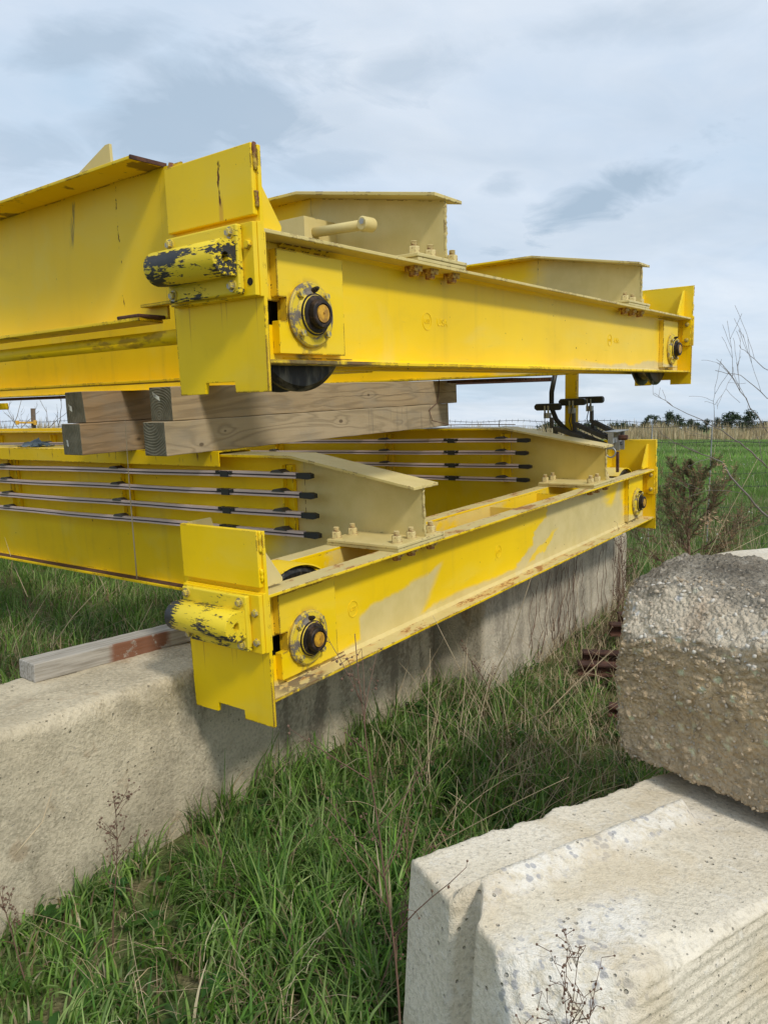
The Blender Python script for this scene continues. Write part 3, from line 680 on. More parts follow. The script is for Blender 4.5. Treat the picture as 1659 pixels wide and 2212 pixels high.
def end_group(root, flip, up):
    """everything on one end of the truck; flip mirrors it to the far end"""
    def X(x): return TL-x if flip else x
    def bx(m, x0, x1, *r): a, b = sorted((X(x0), X(x1))); return m.box(a, b, *r)
    # the notched end plate
    p = [(-0.091, -0.087), (0.060, -0.087), (0.060, -0.052), (0.200, -0.052), (0.206, -0.088), (0.333, -0.090), (0.340, 0.20), (0.340, 0.425), (0.340, 0.632), (-0.091, 0.632)]
    m = MB(); m.prism(p, 0, *sorted((X(0.0), X(0.014)))); m.build('end_plate', M['yellow_plate'], root, bevel=0.0015)
    m = MB(); bx(m, -0.019, -0.0005, -0.083, 0.322, 0.433, 0.636); m.build('stop_plate', M['stop_up'] if up and not flip else M['stop_low'], root, bevel=0.003)
    # weld runs along the stop plate's side
    for z0, z1 in ((0.455, 0.50), (0.56, 0.635)):
        w = MB(); n = 9; w.tube([(X(-0.007+random.uniform(-.002, .002)), -0.086, z0+(z1-z0)*k/n) for k in range(n+1)], [random.uniform(.005, .008) for _ in range(n+1)], 7)
        w.build('weld_bead', M['weld'] if up else M['yellow'], root)
    # mounting plates of the bumper
    m = MB(); bx(m, -0.016, -0.0005, -0.0945, 0.318, 0.197, 0.414); m.build('mounting_plate', M['yellow'], root, bevel=0.002)
    m = MB(); bx(m, -0.034, -0.0165, -0.091, 0.310, 0.199, 0.411); m.build('mounting_plate', M['yellow'], root, bevel=0.002)
    m = MB(); bx(m, -0.058, -0.0345, -0.047, 0.290, 0.206, 0.408); br = m.build('bumper_base', M['bracket_up'] if up else M['bracket_low'], root, bevel=0.006, seg=3)
    # D-shaped rubber bumper with a bore
    r = 0.053; zc = 0.308; xc = -0.058-0.040; prof = []
    prof.append((X(-0.0575), zc-0.050)); 
    for k in range(25):
        a = -math.pi/2-math.pi*k/24; prof.append((X(xc+r*math.cos(a)), zc+r*math.sin(a)))
    prof.append((X(-0.0575), zc+0.050))
    n = len(prof); v = []; y0, y1 = -0.040, 0.286
    for y in (y0, y0+0.002, y1-0.002, y1):
        s = 0.975 if y in (y0, y1) else 1.0
        v += [(X(xc)+(p_[0]-X(xc))*s, y, zc+(p_[1]-zc)*s) for p_ in prof]
    m = MB(); fs = [(j*n+k, j*n+(k+1) % n, (j+1)*n+(k+1) % n, (j+1)*n+k) for j in range(3) for k in range(n)]
    if flip: fs = [f[::-1] for f in fs]
    m.add(v, fs, True)
    # end face with the bore: ring of faces between outline and hole
    hr = 0.0155; hx, hz = X(-0.058-0.040), zc
    for (yy, side) in ((y0, 0), (y1, 1)):
        ring = []; out = []
        for k in range(n):
            q = (X(xc)+(prof[k][0]-X(xc))*0.975, zc+(prof[k][1]-zc)*0.975)
            a = math.atan2(q[1]-hz, q[0]-hx); out.append((q[0], yy, q[1])); ring.append((hx+hr*math.cos(a), yy, hz+hr*math.sin(a)))
        deep = [(q[0], yy+(0.12 if not side else -0.12), q[2]) for q in ring]
        m.add(out+ring+deep, [(k, (k+1) % n, n+(k+1) % n, n+k) for k in range(n)]+[(n+k, n+(k+1) % n, 2*n+(k+1) % n, 2*n+k) for k in range(n)]+[[2*n+k for k in range(n)]], False)
    bu = m.build('bumper', M['bumper_up'] if up else M['bumper_low'], root)
    bm2 = bmesh.new(); bm2.from_mesh(bu.data); bmesh.ops.remove_doubles(bm2, verts=bm2.verts, dist=1e-5); bmesh.ops.recalc_face_normals(bm2, faces=bm2.faces); bm2.to_mesh(bu.data); bm2.free()
    # bolts
    s = 1 if flip else -1
    bo = MB(); bo.lathe([(0, 0.0175), (0.0035, 0.0175)], (0, 0, 0), (s, 0, 0), 20); bo.hexnut((s*0.0035, 0, 0), (s, 0, 0), 0.0125, 0.012, rot=0.3)
    bmesh_ = bo.mesh('bolt', M['bolt'])
    for (y, z) in ((-0.020, 0.384), (0.262, 0.386), (-0.018, 0.230), (0.262, 0.228)): link_mesh('bolt', bmesh_, br, (X(-0.058), y, z))
    hx_ = MB(); hx_.hexnut((0, 0, 0), (s, 0, 0), 0.0145, 0.011, rot=0.5); hm = hx_.mesh('bolt', M['yellow'] if up else M['bolt'])
    link_mesh('bolt', hm, br, (X(-0.034), -0.070, 0.346))
    if up and not flip:
        ho = MB(); ho.lathe([(-0.001, 0.0115), (0.0012, 0.0115), (0.0012, 0.0)], (-0.034, -0.070, 0.240), (-1, 0, 0), 18); ho.build('hole_shade_disc', M['hole'], br)  # black disc on the plate, painted shade of an empty bolt hole
    else: link_mesh('bolt', hm, br, (X(-0.034), -0.070, 0.240))
    # inner backing strap with its nuts, seen on the far end
    m = MB(); bx(m, 0.0145, 0.026, -0.084, -0.022, 0.195, 0.390); st = m.build('backing_strap', M['yellow'], root, bevel=0.002)
    nn = MB(); nn.lathe([(0, 0.016), (0.003, 0.016)], (0, 0, 0), (-s, 0, 0), 16); nn.hexnut((-s*0.003, 0, 0), (-s, 0, 0), 0.0145, 0.012); nn.cyl((-s*0.012, 0, 0), (-s*0.021, 0, 0), 0.007, 10)
    nm = nn.mesh('nut', M['bolt'])
    for z in (0.352, 0.238): link_mesh('nut', nm, st, (X(0.026), -0.056, z))
    # gussets
    for (y, special) in ((-0.024, False), (0.275 if up or flip else 0.312, not up and not flip)):
        poly = [(X(0.0145), TH+0.012), (X(0.0145), 0.600), (X(0.030), 0.600), (X(0.150), TH+0.030), (X(0.150), TH+0.012)]
        if special: poly = [(X(0.0145), TH+0.012), (X(0.0145), 0.637), (X(0.122), 0.637), (X(0.180), TH+0.030), (X(0.180), TH+0.012)]
        m = MB(); m.prism(poly, 1, y-0.006, y+0.006); m.build('gusset', M['yellow'] if up or flip else M['cream_clean'], root, bevel=0.001)
    # bearing pad, cut back round the slot
    a, b = 0.128, 0.452; pad = [(a, 0.036), (b, 0.036), (b, 0.364), (a, 0.364), (a, 0.215), (0.165, 0.215), (0.165, 0.140), (a, 0.140)]
    m = MB(); m.prism([(X(q[0]), q[1]) for q in pad], 1, -0.022, 0.0105); m.build('bearing_pad', M['truck_up'] if up else M['truck_low'], root, bevel=0.002)
    bearing(root, X(0.273), -0.022, 0.165, up)
    # double flanged wheel between the channels
    m = MB(); m.lathe([(0.0, 0.215), (0.0, 0.235), (0.012, 0.255), (0.026, 0.255), (0.034, 0.222), (0.100, 0.222), (0.108, 0.255), (0.122, 0.255), (0.134, 0.235), (0.134, 0.215)], (X(0.315), 0.060, 0.168), (0, 1, 0), 64)
    m.build('wheel', M['wheel'], root)
    if not up:
        m = MB(); ar = [(math.radians(q)) for q in range(55, 126, 5)]
        m.prism([(X(0.315)+0.262*math.cos(q), 0.168+0.262*math.sin(q)) for q in ar]+[(X(0.315)+0.268*math.cos(q), 0.168+0.268*math.sin(q)) for q in ar[::-1]], 1, 0.052, 0.205); m.build('wheel_guard', M['truck_back'], root)

def truck(root, up):
    """two channels back to back, wheels and end plates"""
    for back in (0, 1):
        fy0, fy1, wy0, wy1 = (-0.084, 0.020, 0.010, 0.020) if not back else (0.245, 0.335, 0.245, 0.255)
        m = MB()
        if not back:
            # web with the axle slots cut out at both ends
            for (xa, xb, za, zb) in ((0.0145, 0.165, 0.012, 0.128), (0.0145, 0.165, 0.205, TH-0.012), (0.165, TL-0.165, 0.012, TH-0.012), (TL-0.165, TL-0.0145, 0.012, 0.128), (TL-0.165, TL-0.0145, 0.205, TH-0.012)):
                m.box(xa, xb, wy0, wy1, za, zb)
        else: m.box(0.0145, TL-0.0145, wy0, wy1, 0.012, TH-0.012)
        ch = m.build('channel_web', (M['truck_up'] if up else M['truck_low']) if not back else M['truck_back'], root)
        for k, z in enumerate((0.0, TH-0.012)):
            f = MB(); f.box(0.0145, TL-0.0145, fy0, fy1, z, z+0.012)
            f.build('channel_flange', M['flange_up'] if up and k == 0 else M['gflange'] if up else M['flange_low'], ch, bevel=0.002)
        if not back:
            # fillets where web meets flange
            f = MB(); f.prism([(0.010, 0.012), (-0.004, 0.012), (0.010, 0.026)], 0, 0.17, TL-0.17); f.prism([(0.010, TH-0.012), (0.010, TH-0.026), (-0.004, TH-0.012)], 0, 0.17, TL-0.17)
            f.build('fillet', M['truck_up'] if up else M['truck_low'], ch)
            # rolled mill mark on the web
            for x in ((1.02, 3.02) if up else (0.60, 1.9)):
                R = Matrix(((1, 0, 0, x), (0, 0, -1, 0.0100), (0, 1, 0, 0.190), (0, 0, 0, 1)))
                rg = MB(); n = 40
                for q in range(n):
                    a0, a1 = 2*math.pi*q/n, 2*math.pi*(q+1)/n
                    pr = [(r*math.cos(a)*0.92, r*math.sin(a)) for r, a in ((0.036, a0), (0.036, a1), (0.033, a1), (0.033, a0))]
                    rg.prism([(x+u, 0.190+v_) for u, v_ in pr], 1, 0.0078, 0.0102)
                rg.build('raised_ring_mark', M['emboss'], ch)
                link_mesh('raised_lettering', text_mesh('USS', 0.026, 0.0022, R, M['emboss']), ch)
                if up: link_mesh('raised_lettering', text_mesh('USA', 0.044, 0.0022, Matrix.Translation((0.115, 0, 0)) @ R, M['emboss']), ch)
    # cross stiffeners between the channels
    for x in (2.05,) if up else (2.25, 2.9):
        s = MB(); s.box(x-0.005, x+0.005, 0.0205, 0.2445, 0.02, TH-0.02); s.build('diaphragm', M['truck_back'], root)
    end_group(root, False, up); end_group(root, True, up)

def bars(root, gx, x, ys, y_end, zs, dz, clips, brackets, gz):
    """four conductor bars with splice clips, hangers and rubber end caps"""
    cap = MB(); cap.prism([(-0.0, -0.013), (0.0, 0.013), (-0.075, 0.016), (-0.098, 0.010), (-0.098, -0.010), (-0.075, -0.016)], 0, -0.012, 0.014)
    capm = cap.mesh('end_cap', M['black'])
    cl = MB(); cl.box(-0.018, 0.016, -0.030, 0.030, -0.016, 0.017); cl.box(-0.020, 0.014, -0.062, -0.040, 0.004, 0.017); cl.box(-0.020, 0.014, 0.040, 0.062, 0.004, 0.017); cl.box(-0.016, 0.010, -0.05, 0.05, 0.0, 0.0125)
    clm = cl.mesh('splice_clip', M['black'])
    hg = MB(); hg.prism([(-0.045, 0.014), (0.045, 0.014), (0.03, 0.026), (-0.01, 0.030)], 0, -0.020, 0.035); hgm = hg.mesh('hanger', M['darksteel'])
    for i, z in enumerate(zs):
        b = MB(); L0 = y_end[i]; ny = 24
        pr = [(-0.013, 0.016), (-0.013, 0.004), (-0.0045, 0.002), (-0.0045, -0.003), (-0.013, -0.005), (-0.013, -0.013), (0.011, -0.013), (0.011, 0.016)]
        vs = []; slope = dz
        for k in range(ny+1):
            y = L0+(GL-L0)*k/ny; sag = -slope*(y-L0)+0.0022*math.sin(k*1.7+i)
            vs += [(x+p[0], y, z+sag+p[1]) for p in pr]
        n = len(pr); b.add(vs, [(k*n+(q+1) % n, k*n+q, (k+1)*n+q, (k+1)*n+(q+1) % n) for k in range(ny) for q in range(n)]+[list(range(n))[::-1]])
        br = b.build('conductor_bar', M['bar'], root)
        bm2 = bmesh.new(); bm2.from_mesh(br.data); bmesh.ops.recalc_face_normals(bm2, faces=bm2.faces); bm2.to_mesh(br.data); bm2.free()
        sl = MB(); sl.box(x-0.0100, x-0.0050, L0, GL, z-0.0045, z+0.0035)
        for vtx in range(len(sl.v)): 
            q = sl.v[vtx]; sl.v[vtx] = (q[0], q[1], q[2]-slope*(q[1]-L0))
        sl.build('slot_shade', M['slot'], br)  # solid dark strip painting the shade inside the groove
        link_mesh('end_cap', capm, br, (x, L0, z))
        for y in clips: link_mesh('splice_clip', clm, br, (x, y, z-slope*(y-L0)))
        for y in brackets: link_mesh('hanger', hgm, br, (x, y, z-slope*(y-L0)))
    for y in brackets:
        m = MB(); m.box(gx-0.032, gx-0.0065, y-0.028, y+0.028, zs[-1]-0.03-dz*(y-y_end[0]), zs[0]+0.045); m.box(gx-0.060, gx-0.032, y+0.016, y+0.028, zs[-1]-0.03-dz*(y-y_end[0]), zs[0]+0.045)
        m.build('bar_bracket', M['yellow'], root, bevel=0.002)

NUTM, HEADM = nut_stack_mesh()

# lower crane
low = empty('bridge_crane', mat4=MAT_LOW, label='lower yellow bridge crane faded to cream, with conductor bars, resting on the concrete blocks', cat='crane', group='dismantled yellow bridge cranes stacked on each other')
truck(low, False)
for i, gx in enumerate(GX): girder(low, gx, False, i == 0)
splice(low, 0.815, 1.190, [(0.872, -0.036), (0.985, -0.036), (1.148, -0.036), (0.845, 0.288), (0.955, 0.280), (1.148, 0.285)])
splice(low, 3.085, 3.470, [(3.140, -0.036), (3.260, -0.036), (3.425, -0.036), (3.120, 0.285), (3.245, 0.285), (3.425, 0.285)])
bars(low, GX[0], 0.945, None, (0.605, 0.590, 0.585, 0.575), (0.702, 0.605, 0.505, 0.408), 0.009, (1.12,), (0.73, 2.10, 3.42, 4.74, 6.06, 7.4, 8.8), 0)
bars(low, GX[1], 3.225, None, (0.545, 0.560, 0.535, 0.555), (0.712, 0.620, 0.522, 0.424), 0.009, (1.10, 5.2), (0.68, 1.75, 3.0, 4.25, 5.5, 6.75, 8.0), 0)
m = MB(); m.prism([(GX[0]-0.112, 0.735), (GX[0]-0.118, 0.735), (GX[0]-0.118, 0.8175), (GX[0]+0.118, 0.8175), (GX[0]+0.118, 0.735), (GX[0]+0.112, 0.735), (GX[0]+0.112, 0.8105), (GX[0]-0.112, 0.8105)], 1, 1.150, GL); m.build('cap_channel', M['beam'], low, bevel=0.001)
m = MB(); m.box(GX[0]-0.086, GX[0]-0.030, 0.45, GL, 0.0119, 0.0145); m.build('brown_strip', M['rust'], low)  # thin brown strip along the top of the bottom flange
m = MB(); m.box(GX[1]-0.03, GX[1]+0.03, 1.6, GL, 0.8005, 0.835); m.build('trolley_rail', M['yellow'], low, bevel=0.004)
# round bracket on the back channel
m = MB(); m.lathe([(0, 0.07), (0.012, 0.07)], (0.285, 0.232, 0.362), (0, 1, 0), 32); m.build('round_cover', M['truck_back'], low)

# upper crane
upc = empty('bridge_crane', mat4=MAT_UP, label='upper bright yellow bridge crane end lying on the four wooden beams', cat='crane', group='dismantled yellow bridge cranes stacked on each other')
truck(upc, True)
for i, gx in enumerate(GX): girder(upc, gx, True, i == 0)
splice(upc, 0.830, 1.180, [(0.872, -0.036), (0.985, -0.036), (1.148, -0.036), (0.845, 0.288), (0.985, 0.285), (1.148, 0.285)])
splice(upc, 3.085, 3.455, [(3.140, -0.036), (3.270, -0.036), (3.415, -0.036), (3.120, 0.285), (3.245, 0.285), (3.415, 0.285)])
# walkway beam welded to the end plate
wb = MB(); wb.box(0.055, 0.063, 0.445, GL, 0.178, 0.676); wb.box(0.055, 0.063, 0.325, 0.4445, 0.230, 0.676)
wbo = wb.build('walkway_beam', M['beam'], upc)
m = MB(); m.prism([(-0.072, 0.425), (0.066, 0.420), (0.066, GL), (-0.072, GL)], 2, 0.677, 0.688); m.build('top_flange', M['beam'], wbo, bevel=0.002)
m = MB(); m.prism([(-0.060, 0.455), (0.066, 0.490), (0.066, GL), (-0.060, GL)], 2, 0.166, 0.1775); m.build('bottom_flange', M['beam'], wbo, bevel=0.002)
m = MB(); m.prism([(-0.073, 0.4245), (0.067, 0.4195), (0.067, 0.414), (-0.073, 0.418)], 2, 0.6762, 0.6892); m.build('rusty_flange_edge', M['rust'], wbo)
m = MB(); m.box(-0.058, 0.0545, 0.458, 0.585, 0.1778, 0.190); m.build('rusty_flange_end', M['rust'], wbo, bevel=0.004, label='bare rusted end of the flange')
m = MB(); m.tube([(0.040+random.uniform(-.002, .002), 0.358+random.uniform(-.003, .003)*1.0, 0.245+k*0.0165) for k in range(27)], [random.uniform(.007, .013) for _ in range(27)], 7); m.build('weld_bead', M['weld'], wbo)
m = MB(); m.prism([(0.330, 0.222), (0.55, 0.222), (0.55, 0.232), (0.330, 0.232)], 0, 0.02, 0.0545); m.build('notch_lip', M['beam'], wbo)
m = MB(); m.tube([(0.045, 0.30, 0.112), (0.045, 2.0, 0.110), (0.045, 5.0, 0.095), (0.045, GL, 0.08)], 0.0265, 24); m.build('round_rail', M['rail_pipe'], upc)
m = MB(); m.prism([(0.865, 0.790), (1.120, 0.790), (0.895, 0.868), (0.868, 0.868)], 0, 0.160, 0.172); m.build('toe_plate', M['cream_clean'], upc, bevel=0.001)
# pipe with a bolted end cap on the near girder
m = MB(); m.tube([(0.895, 0.53, 0.596), (0.895, 0.20, 0.586)], 0.021, 24); pp = m.build('conduit', M['cream_clean'], upc)
m = MB(); m.lathe([(-0.03, 0.025), (0.0, 0.026), (0.0, 0.028)], (0.895, 0.235, 0.587), (0, 1, 0.03), 24); m.lathe([(0, 0.026), (0.006, 0.029), (0.062, 0.029), (0.067, 0.024)], (0.918, 0.200, 0.583), (-1, 0.10, 0.0), 26); m.build('conduit_cap', M['cream_clean'], pp)
m = MB(); m.box(0.832, 0.838, 0.50, 0.71, 0.560, 0.655); m.box(0.838, GX[0]-0.0065, 0.50, 0.506, 0.560, 0.655); m.build('box_bracket', M['cream'], upc, bevel=0.001)
m = MB(); m.lathe([(0, 0.013), (0.0015, 0.013)], (0.8425, 0.198, 0.588), (-1, 0, 0), 5); m.build('bare_patch', M['galv'], pp)
# grated walkway slung beyond the far girder
m = MB()
for x in np.arange(3.44, 4.15, 0.045): m.box(x-0.003, x+0.003, 0.9, GL, -0.026, -0.006)
for y in np.arange(0.95, GL, 0.16): m.box(3.44, 4.15, y-0.004, y+0.004, -0.030, -0.0265)
m.build('walkway_grating', M['rust'], upc)
m = MB(); m.box(4.15, 4.158, 0.90, GL, -0.034, 0.0); m.build('walkway_edge', M['rust'], upc)
m = MB(); m.box(3.55, 3.75, 8.9, 9.3, -0.16, -0.07); m.build('junction_box', M['yellow'], upc, bevel=0.01)
# hanging post and black hose for the current collectors
m = MB(); m.box(3.88, 3.93, 0.600, 0.690, -0.72, 0.04); po = m.build('hanging_post', M['yellow'], upc, bevel=0.004)
m = MB(); m.tube([(3.86, 0.76, 0.03), (3.86, 0.79, -0.12), (3.86, 0.79, -0.24), (3.86, 0.75, -0.33), (3.86, 0.68, -0.40), (3.86, 0.60, -0.46)], 0.019, 14); m.build('black_hose', M['black'], upc)

# current collectors: three black shoes on sprung parallel arms
def collectors():
    root = empty('current_collector', mat4=MAT_LOW @ Matrix.Translation((3.75, 0, 0)), label='cluster of black collector shoes on sprung parallel arms beside the hanging yellow post', cat='current collector')
    # (y, z) in the crane's side plane; shoes run along y
    sets = [((0.50, 0.905), (0.44, 0.775), -0.10, 0.25), ((0.345, 0.935), (0.325, 0.80), 0.0, 0.12), ((0.245, 0.945), (0.22, 0.81), 0.10, 0.03)]
    for i, ((sy, sz), (ky, kz), dx, ye) in enumerate(sets):
        sh = MB(); L2 = 0.105; p = [(-L2, -0.012), (-L2+0.012, -0.026), (L2-0.020, -0.026), (L2, -0.010), (L2, 0.010), (L2-0.015, 0.026), (-L2+0.012, 0.026), (-L2, 0.012)]
        sh.prism([(sy+q[0], sz+0.03+q[1]) for q in p], 0, dx-0.022, dx+0.022)
        so = sh.build('collector_shoe', M['black'], root, bevel=0.005)
        f = MB(); f.box(dx-0.028, dx-0.0225, sy-0.020, sy-0.008, sz-0.02, sz+0.04); f.box(dx-0.028, dx-0.0225, sy+0.008, sy+0.020, sz-0.02, sz+0.04); f.box(dx-0.030, dx+0.012, sy-0.022, sy+0.022, sz-0.055, sz-0.015)
        f.build('fork', M['galv'], so)
        k = MB(); k.box(dx-0.018, dx+0.010, (sy+ky)/2-0.012, (sy+ky)/2+0.010, kz+0.0, sz-0.05); k.box(dx-0.020, dx+0.012, ky-0.014, ky+0.012, kz-0.075, kz+0.012); k.build('knuckle', M['darksteel'], so)
        for dz in (0.0, -0.062):
            a = MB(); y0, z0 = ky, kz+dz; y1, z1 = ye-0.03, 0.700+dz*0.9-0.0
            d = Vector((0, y1-y0, z1-z0)).normalized(); nrm = Vector((0, -d.z, d.y))*0.016
            a.prism([(y0+nrm.y, z0+nrm.z), (y1+nrm.y, z1+nrm.z), (y1-nrm.y, z1-nrm.z), (y0-nrm.y, z0-nrm.z)], 0, dx-0.026, dx-0.018)
            a.prism([(y0+nrm.y, z0+nrm.z), (y1+nrm.y, z1+nrm.z), (y1-nrm.y, z1-nrm.z), (y0-nrm.y, z0-nrm.z)], 0, dx+0.012, dx+0.020)
            for (yy, zz) in ((y0, z0), (y1, z1)): a.cyl((dx-0.034, yy, zz), (dx+0.026, yy, zz), 0.008, 12)
            a.build('arm', M['darksteel'], root)
        s_ = MB(); n = 40; pts = [(dx-0.003+0.008*math.cos(q*1.6), ky+(ye-0.03-ky)*q/n, kz-0.03+(0.70-kz-0.02)*q/n+0.008*math.sin(q*1.6)) for q in range(n+1)]; s_.tube(pts, 0.0018, 4); s_.build('spring', M['darksteel'], root)
        w = MB(); w.tube([(dx-0.03, sy-0.01+0.02*(i == 0), sz), (dx-0.03, sy+0.015, sz-0.11), (dx-0.03, sy-0.02, sz-0.23), (dx-0.03, sy-0.11, sz-0.33)], 0.0035, 6); w.build('lead_wire', M['black'], root)
    b = MB(); b.box(-0.14, 0.13, -0.045, 0.06, 0.742, 0.748); b.box(-0.14, -0.134, -0.02, 0.02, 0.62, 0.742); b.box(0.0, 0.006, -0.02, 0.03, 0.60, 0.742); b.box(0.10, 0.106, -0.02, 0.03, 0.60, 0.742); b.box(-0.14, 0.10, 0.0, 0.006, 0.66, 0.70)
    b.build('mounting_bracket', M['galv'], root, bevel=0.002)
    b = MB(); b.hexnut((-0.05, -0.030, 0.700), (0, -1, 0), 0.020, 0.065, rot=0.5); b.build('rusty_bolt', M['rust'], root)
    b = MB(); ring = [(-0.10, 0.012+0.036*math.cos(a), 0.595+0.036*math.sin(a)) for a in np.linspace(0.4, 5.9, 20)]; b.tube(ring, 0.006, 8); b.build('cable_hook', M['galv'], root)
    b = MB(); b.box(-0.10, -0.08, -0.045, -0.028, 0.45, 0.60); b.build('drop_leg', M['rust'], root)
collectors()

# ------------------------------------------------------------------ timbers between the cranes
def timber(x0, x1, y0, y1, z0, z1, mat, label, tags=(), ragged=0, yaw=0.0):
    nx = 40; m = MB(); n = 4
    cx, cy = (x0+x1)/2, (y0+y1)/2
    vs = []
    for k in range(nx+1):
        x = x0+(x1-x0)*k/nx
        for (yy, zz) in ((y0, z0), (y1, z0), (y1, z1), (y0, z1)):
            j = 0.0016
            dx = random.uniform(-ragged, ragged) if k == 0 else 0
            vs.append((x+dx, yy+random.uniform(-j, j)+math.sin(x*1.2)*0.003, zz+random.uniform(-j, j)*0.7))
    m.add(vs, [(k*n+q, (k+1)*n+q, (k+1)*n+(q+1) % n, k*n+(q+1) % n) for k in range(nx) for q in range(n)], False, 0)
    m.add([vs[q] for q in range(4)], [(0, 1, 2, 3)], False, 1); m.add([vs[nx*4+q] for q in range(4)], [(3, 2, 1, 0)], False, 1)
    o = m.build('wooden_beam', [mat, M['endgrain']], None, bevel=0.004, label=label, cat='wooden beam', group='wooden beams stacked between the cranes')
    bm2 = bmesh.new(); bm2.from_mesh(o.data); bmesh.ops.remove_doubles(bm2, verts=bm2.verts, dist=1e-5); bmesh.ops.recalc_face_normals(bm2, faces=bm2.faces); bm2.to_mesh(o.data); bm2.free()
    o.matrix_world = MAT_LOW @ Matrix.Translation((cx, cy, 0)) @ Matrix.Rotation(yaw, 4, 'Z') @ Matrix.Translation((-cx, -cy, 0))
    for (ty, tz, w, h, bend) in tags:
        t = MB(); k = 8; v = []
        for i in range(k+1):
            s = i/k; v += [(x0-0.004-bend*math.sin(s*2.2)*0.03, ty-w*(s-0.5), tz-h/2-bend*s*s*0.03), (x0-0.006-bend*math.sin(s*2.2)*0.03, ty-w*(s-0.5), tz+h/2-bend*s*s*0.03)]
        t.add(v, [(2*i, 2*i+2, 2*i+3, 2*i+1) for i in range(k)], True); tg = t.build('paper_tag', M['tag'], o)
        t2 = MB(); s = 0.62
        for q in range(4):
            yy = ty-w*(0.55+0.08*q-0.5); t2.add([(x0-0.0095-bend*0.030, yy, tz-h*0.25-bend*0.012), (x0-0.0095-bend*0.030, yy-w*0.03, tz-h*0.25-bend*0.012), (x0-0.0095-bend*0.030, yy-w*0.03, tz+h*0.2-bend*0.012), (x0-0.0095-bend*0.030, yy, tz+h*0.2-bend*0.012)], [(0, 1, 2, 3)])
        t2.build('tag_print', M['tagprint'], tg)
    return o
timber(0.630, 3.34, 1.195, 1.370, 0.8175, 0.990, M['timber_pale'], 'wide pale knotty wooden beam, lower of the two beams nearest the camera')
timber(0.690, 3.48, 1.200, 1.375, 0.992, 1.166, M['timber_tan'], 'tan wooden beam with a curled white tag, upper of the two nearest the camera', tags=((1.30, 1.135, 0.085, 0.022, 1.0),))
timber(0.575, 3.25, 1.850, 2.030, 0.8175, 0.990, M['timber_brown'], 'brown wooden beam with a small square white tag, lower of the two rear beams', tags=((1.975, 0.885, 0.020, 0.035, 0.1),))
timber(0.625, 3.30, 1.870, 2.045, 0.992, 1.164, M['timber_brown'], 'brown wooden beam with a ragged sawn end, upper of the two rear beams', tags=((1.985, 1.085, 0.045, 0.030, 0.5),), ragged=0.006)
# a thin dead vine over the right end of the beams
v = MB(); v.tube([MAT_LOW @ Vector(p) for p in ((3.21, 1.190, 1.17), (3.20, 1.190, 1.08), (3.17, 1.188, 1.0), (3.05, 1.185, 0.95), (3.08, 1.180, 0.87), (3.2, 1.10, 0.83), (3.3, 0.9, 0.825), (3.3, 0.6, 0.822))], 0.0035, 6)
v.build('dead_vine', M['redstem'], label='thin dark dead vine looped over the right end of the wooden beams', cat='vine')

# grey board lying on the near wall, spacer and blue rag
bd = MB(); nx = 24; vs = []
for k in range(nx+1):
    x = 0.95*k/nx
    for (yy, zz) in ((0, 0), (0.115, 0), (0.115, 0.072), (0, 0.072)): vs.append((x, yy+random.uniform(-.0015, .0015), zz+random.uniform(-.001, .001)))
bd.add(vs, [(k*4+q, (k+1)*4+q, (k+1)*4+(q+1) % 4, k*4+(q+1) % 4) for k in range(nx) for q in range(4)]+[(3, 2, 1, 0), (nx*4, nx*4+1, nx*4+2, nx*4+3)])
o = bd.build('board', M['board'], bevel=0.004, label='weathered grey board with a rust stain lying on top of the beige concrete block', cat='board')
o.matrix_world = frame((-1.305, 2.795), (0.62, 0.785), 0.672)
bm2 = bmesh.new(); bm2.from_mesh(o.data); bmesh.ops.remove_doubles(bm2, verts=bm2.verts, dist=1e-6); bmesh.ops.recalc_face_normals(bm2, faces=bm2.faces); bm2.to_mesh(o.data); bm2.free()
sp = MB(); sp.box(-0.10, 0.10, 0.05, 0.5, 0, 0.105); o = sp.build('spacer', M['board'], bevel=0.003, label='short wooden spacer between the far concrete block and the lower crane', cat='spacer')
o.matrix_world = FW @ Matrix.Translation((2.0, 0.0, 0.80))
def rag():
    n = 26; U, V_ = np.meshgrid(np.linspace(0, 1, n), np.linspace(0, 1, n)); P = np.stack([U.ravel(), V_.ravel(), np.zeros(n*n)], 1)
    w = fbm(P*3.5, 4, 31); r = np.sqrt((P[:, 0]-.5)**2+(P[:, 1]-.5)**2)
    h = np.clip(1-r*2.0, 0, 1)**0.6*0.03*(0.9+1.4*np.abs(w))
    V = np.stack([(P[:, 0]-.5)*0.15+w*0.03, (P[:, 1]-.5)*0.26+fbm(P*4+9, 3, 5)*0.08, h*1.1+0.002+0.018*np.abs(fbm(P*9, 3, 77))], 1)
    F = [(j*n+i, j*n+i+1, (j+1)*n+i+1, (j+1)*n+i) for j in range(n-1) for i in range(n-1)]
    o = link_mesh('rag', np_mesh('rag', V, np.array(F), M['cloth'], True), label='crumpled blue grey rag lying on top of the lower crane girder', cat='rag')
    o.matrix_world = MAT_LOW @ Matrix.Translation((1.05, 3.15, 0.8180))
rag()

# ------------------------------------------------------------------ pale keyed block, front right
K0 = (0.0465, 1.770); KX = (0.816, 0.577)
kf = frame((K0[0]-0*0.577, K0[1]), KX, -0.06)
KL, KW, KH = 1.9, 0.585, 0.64
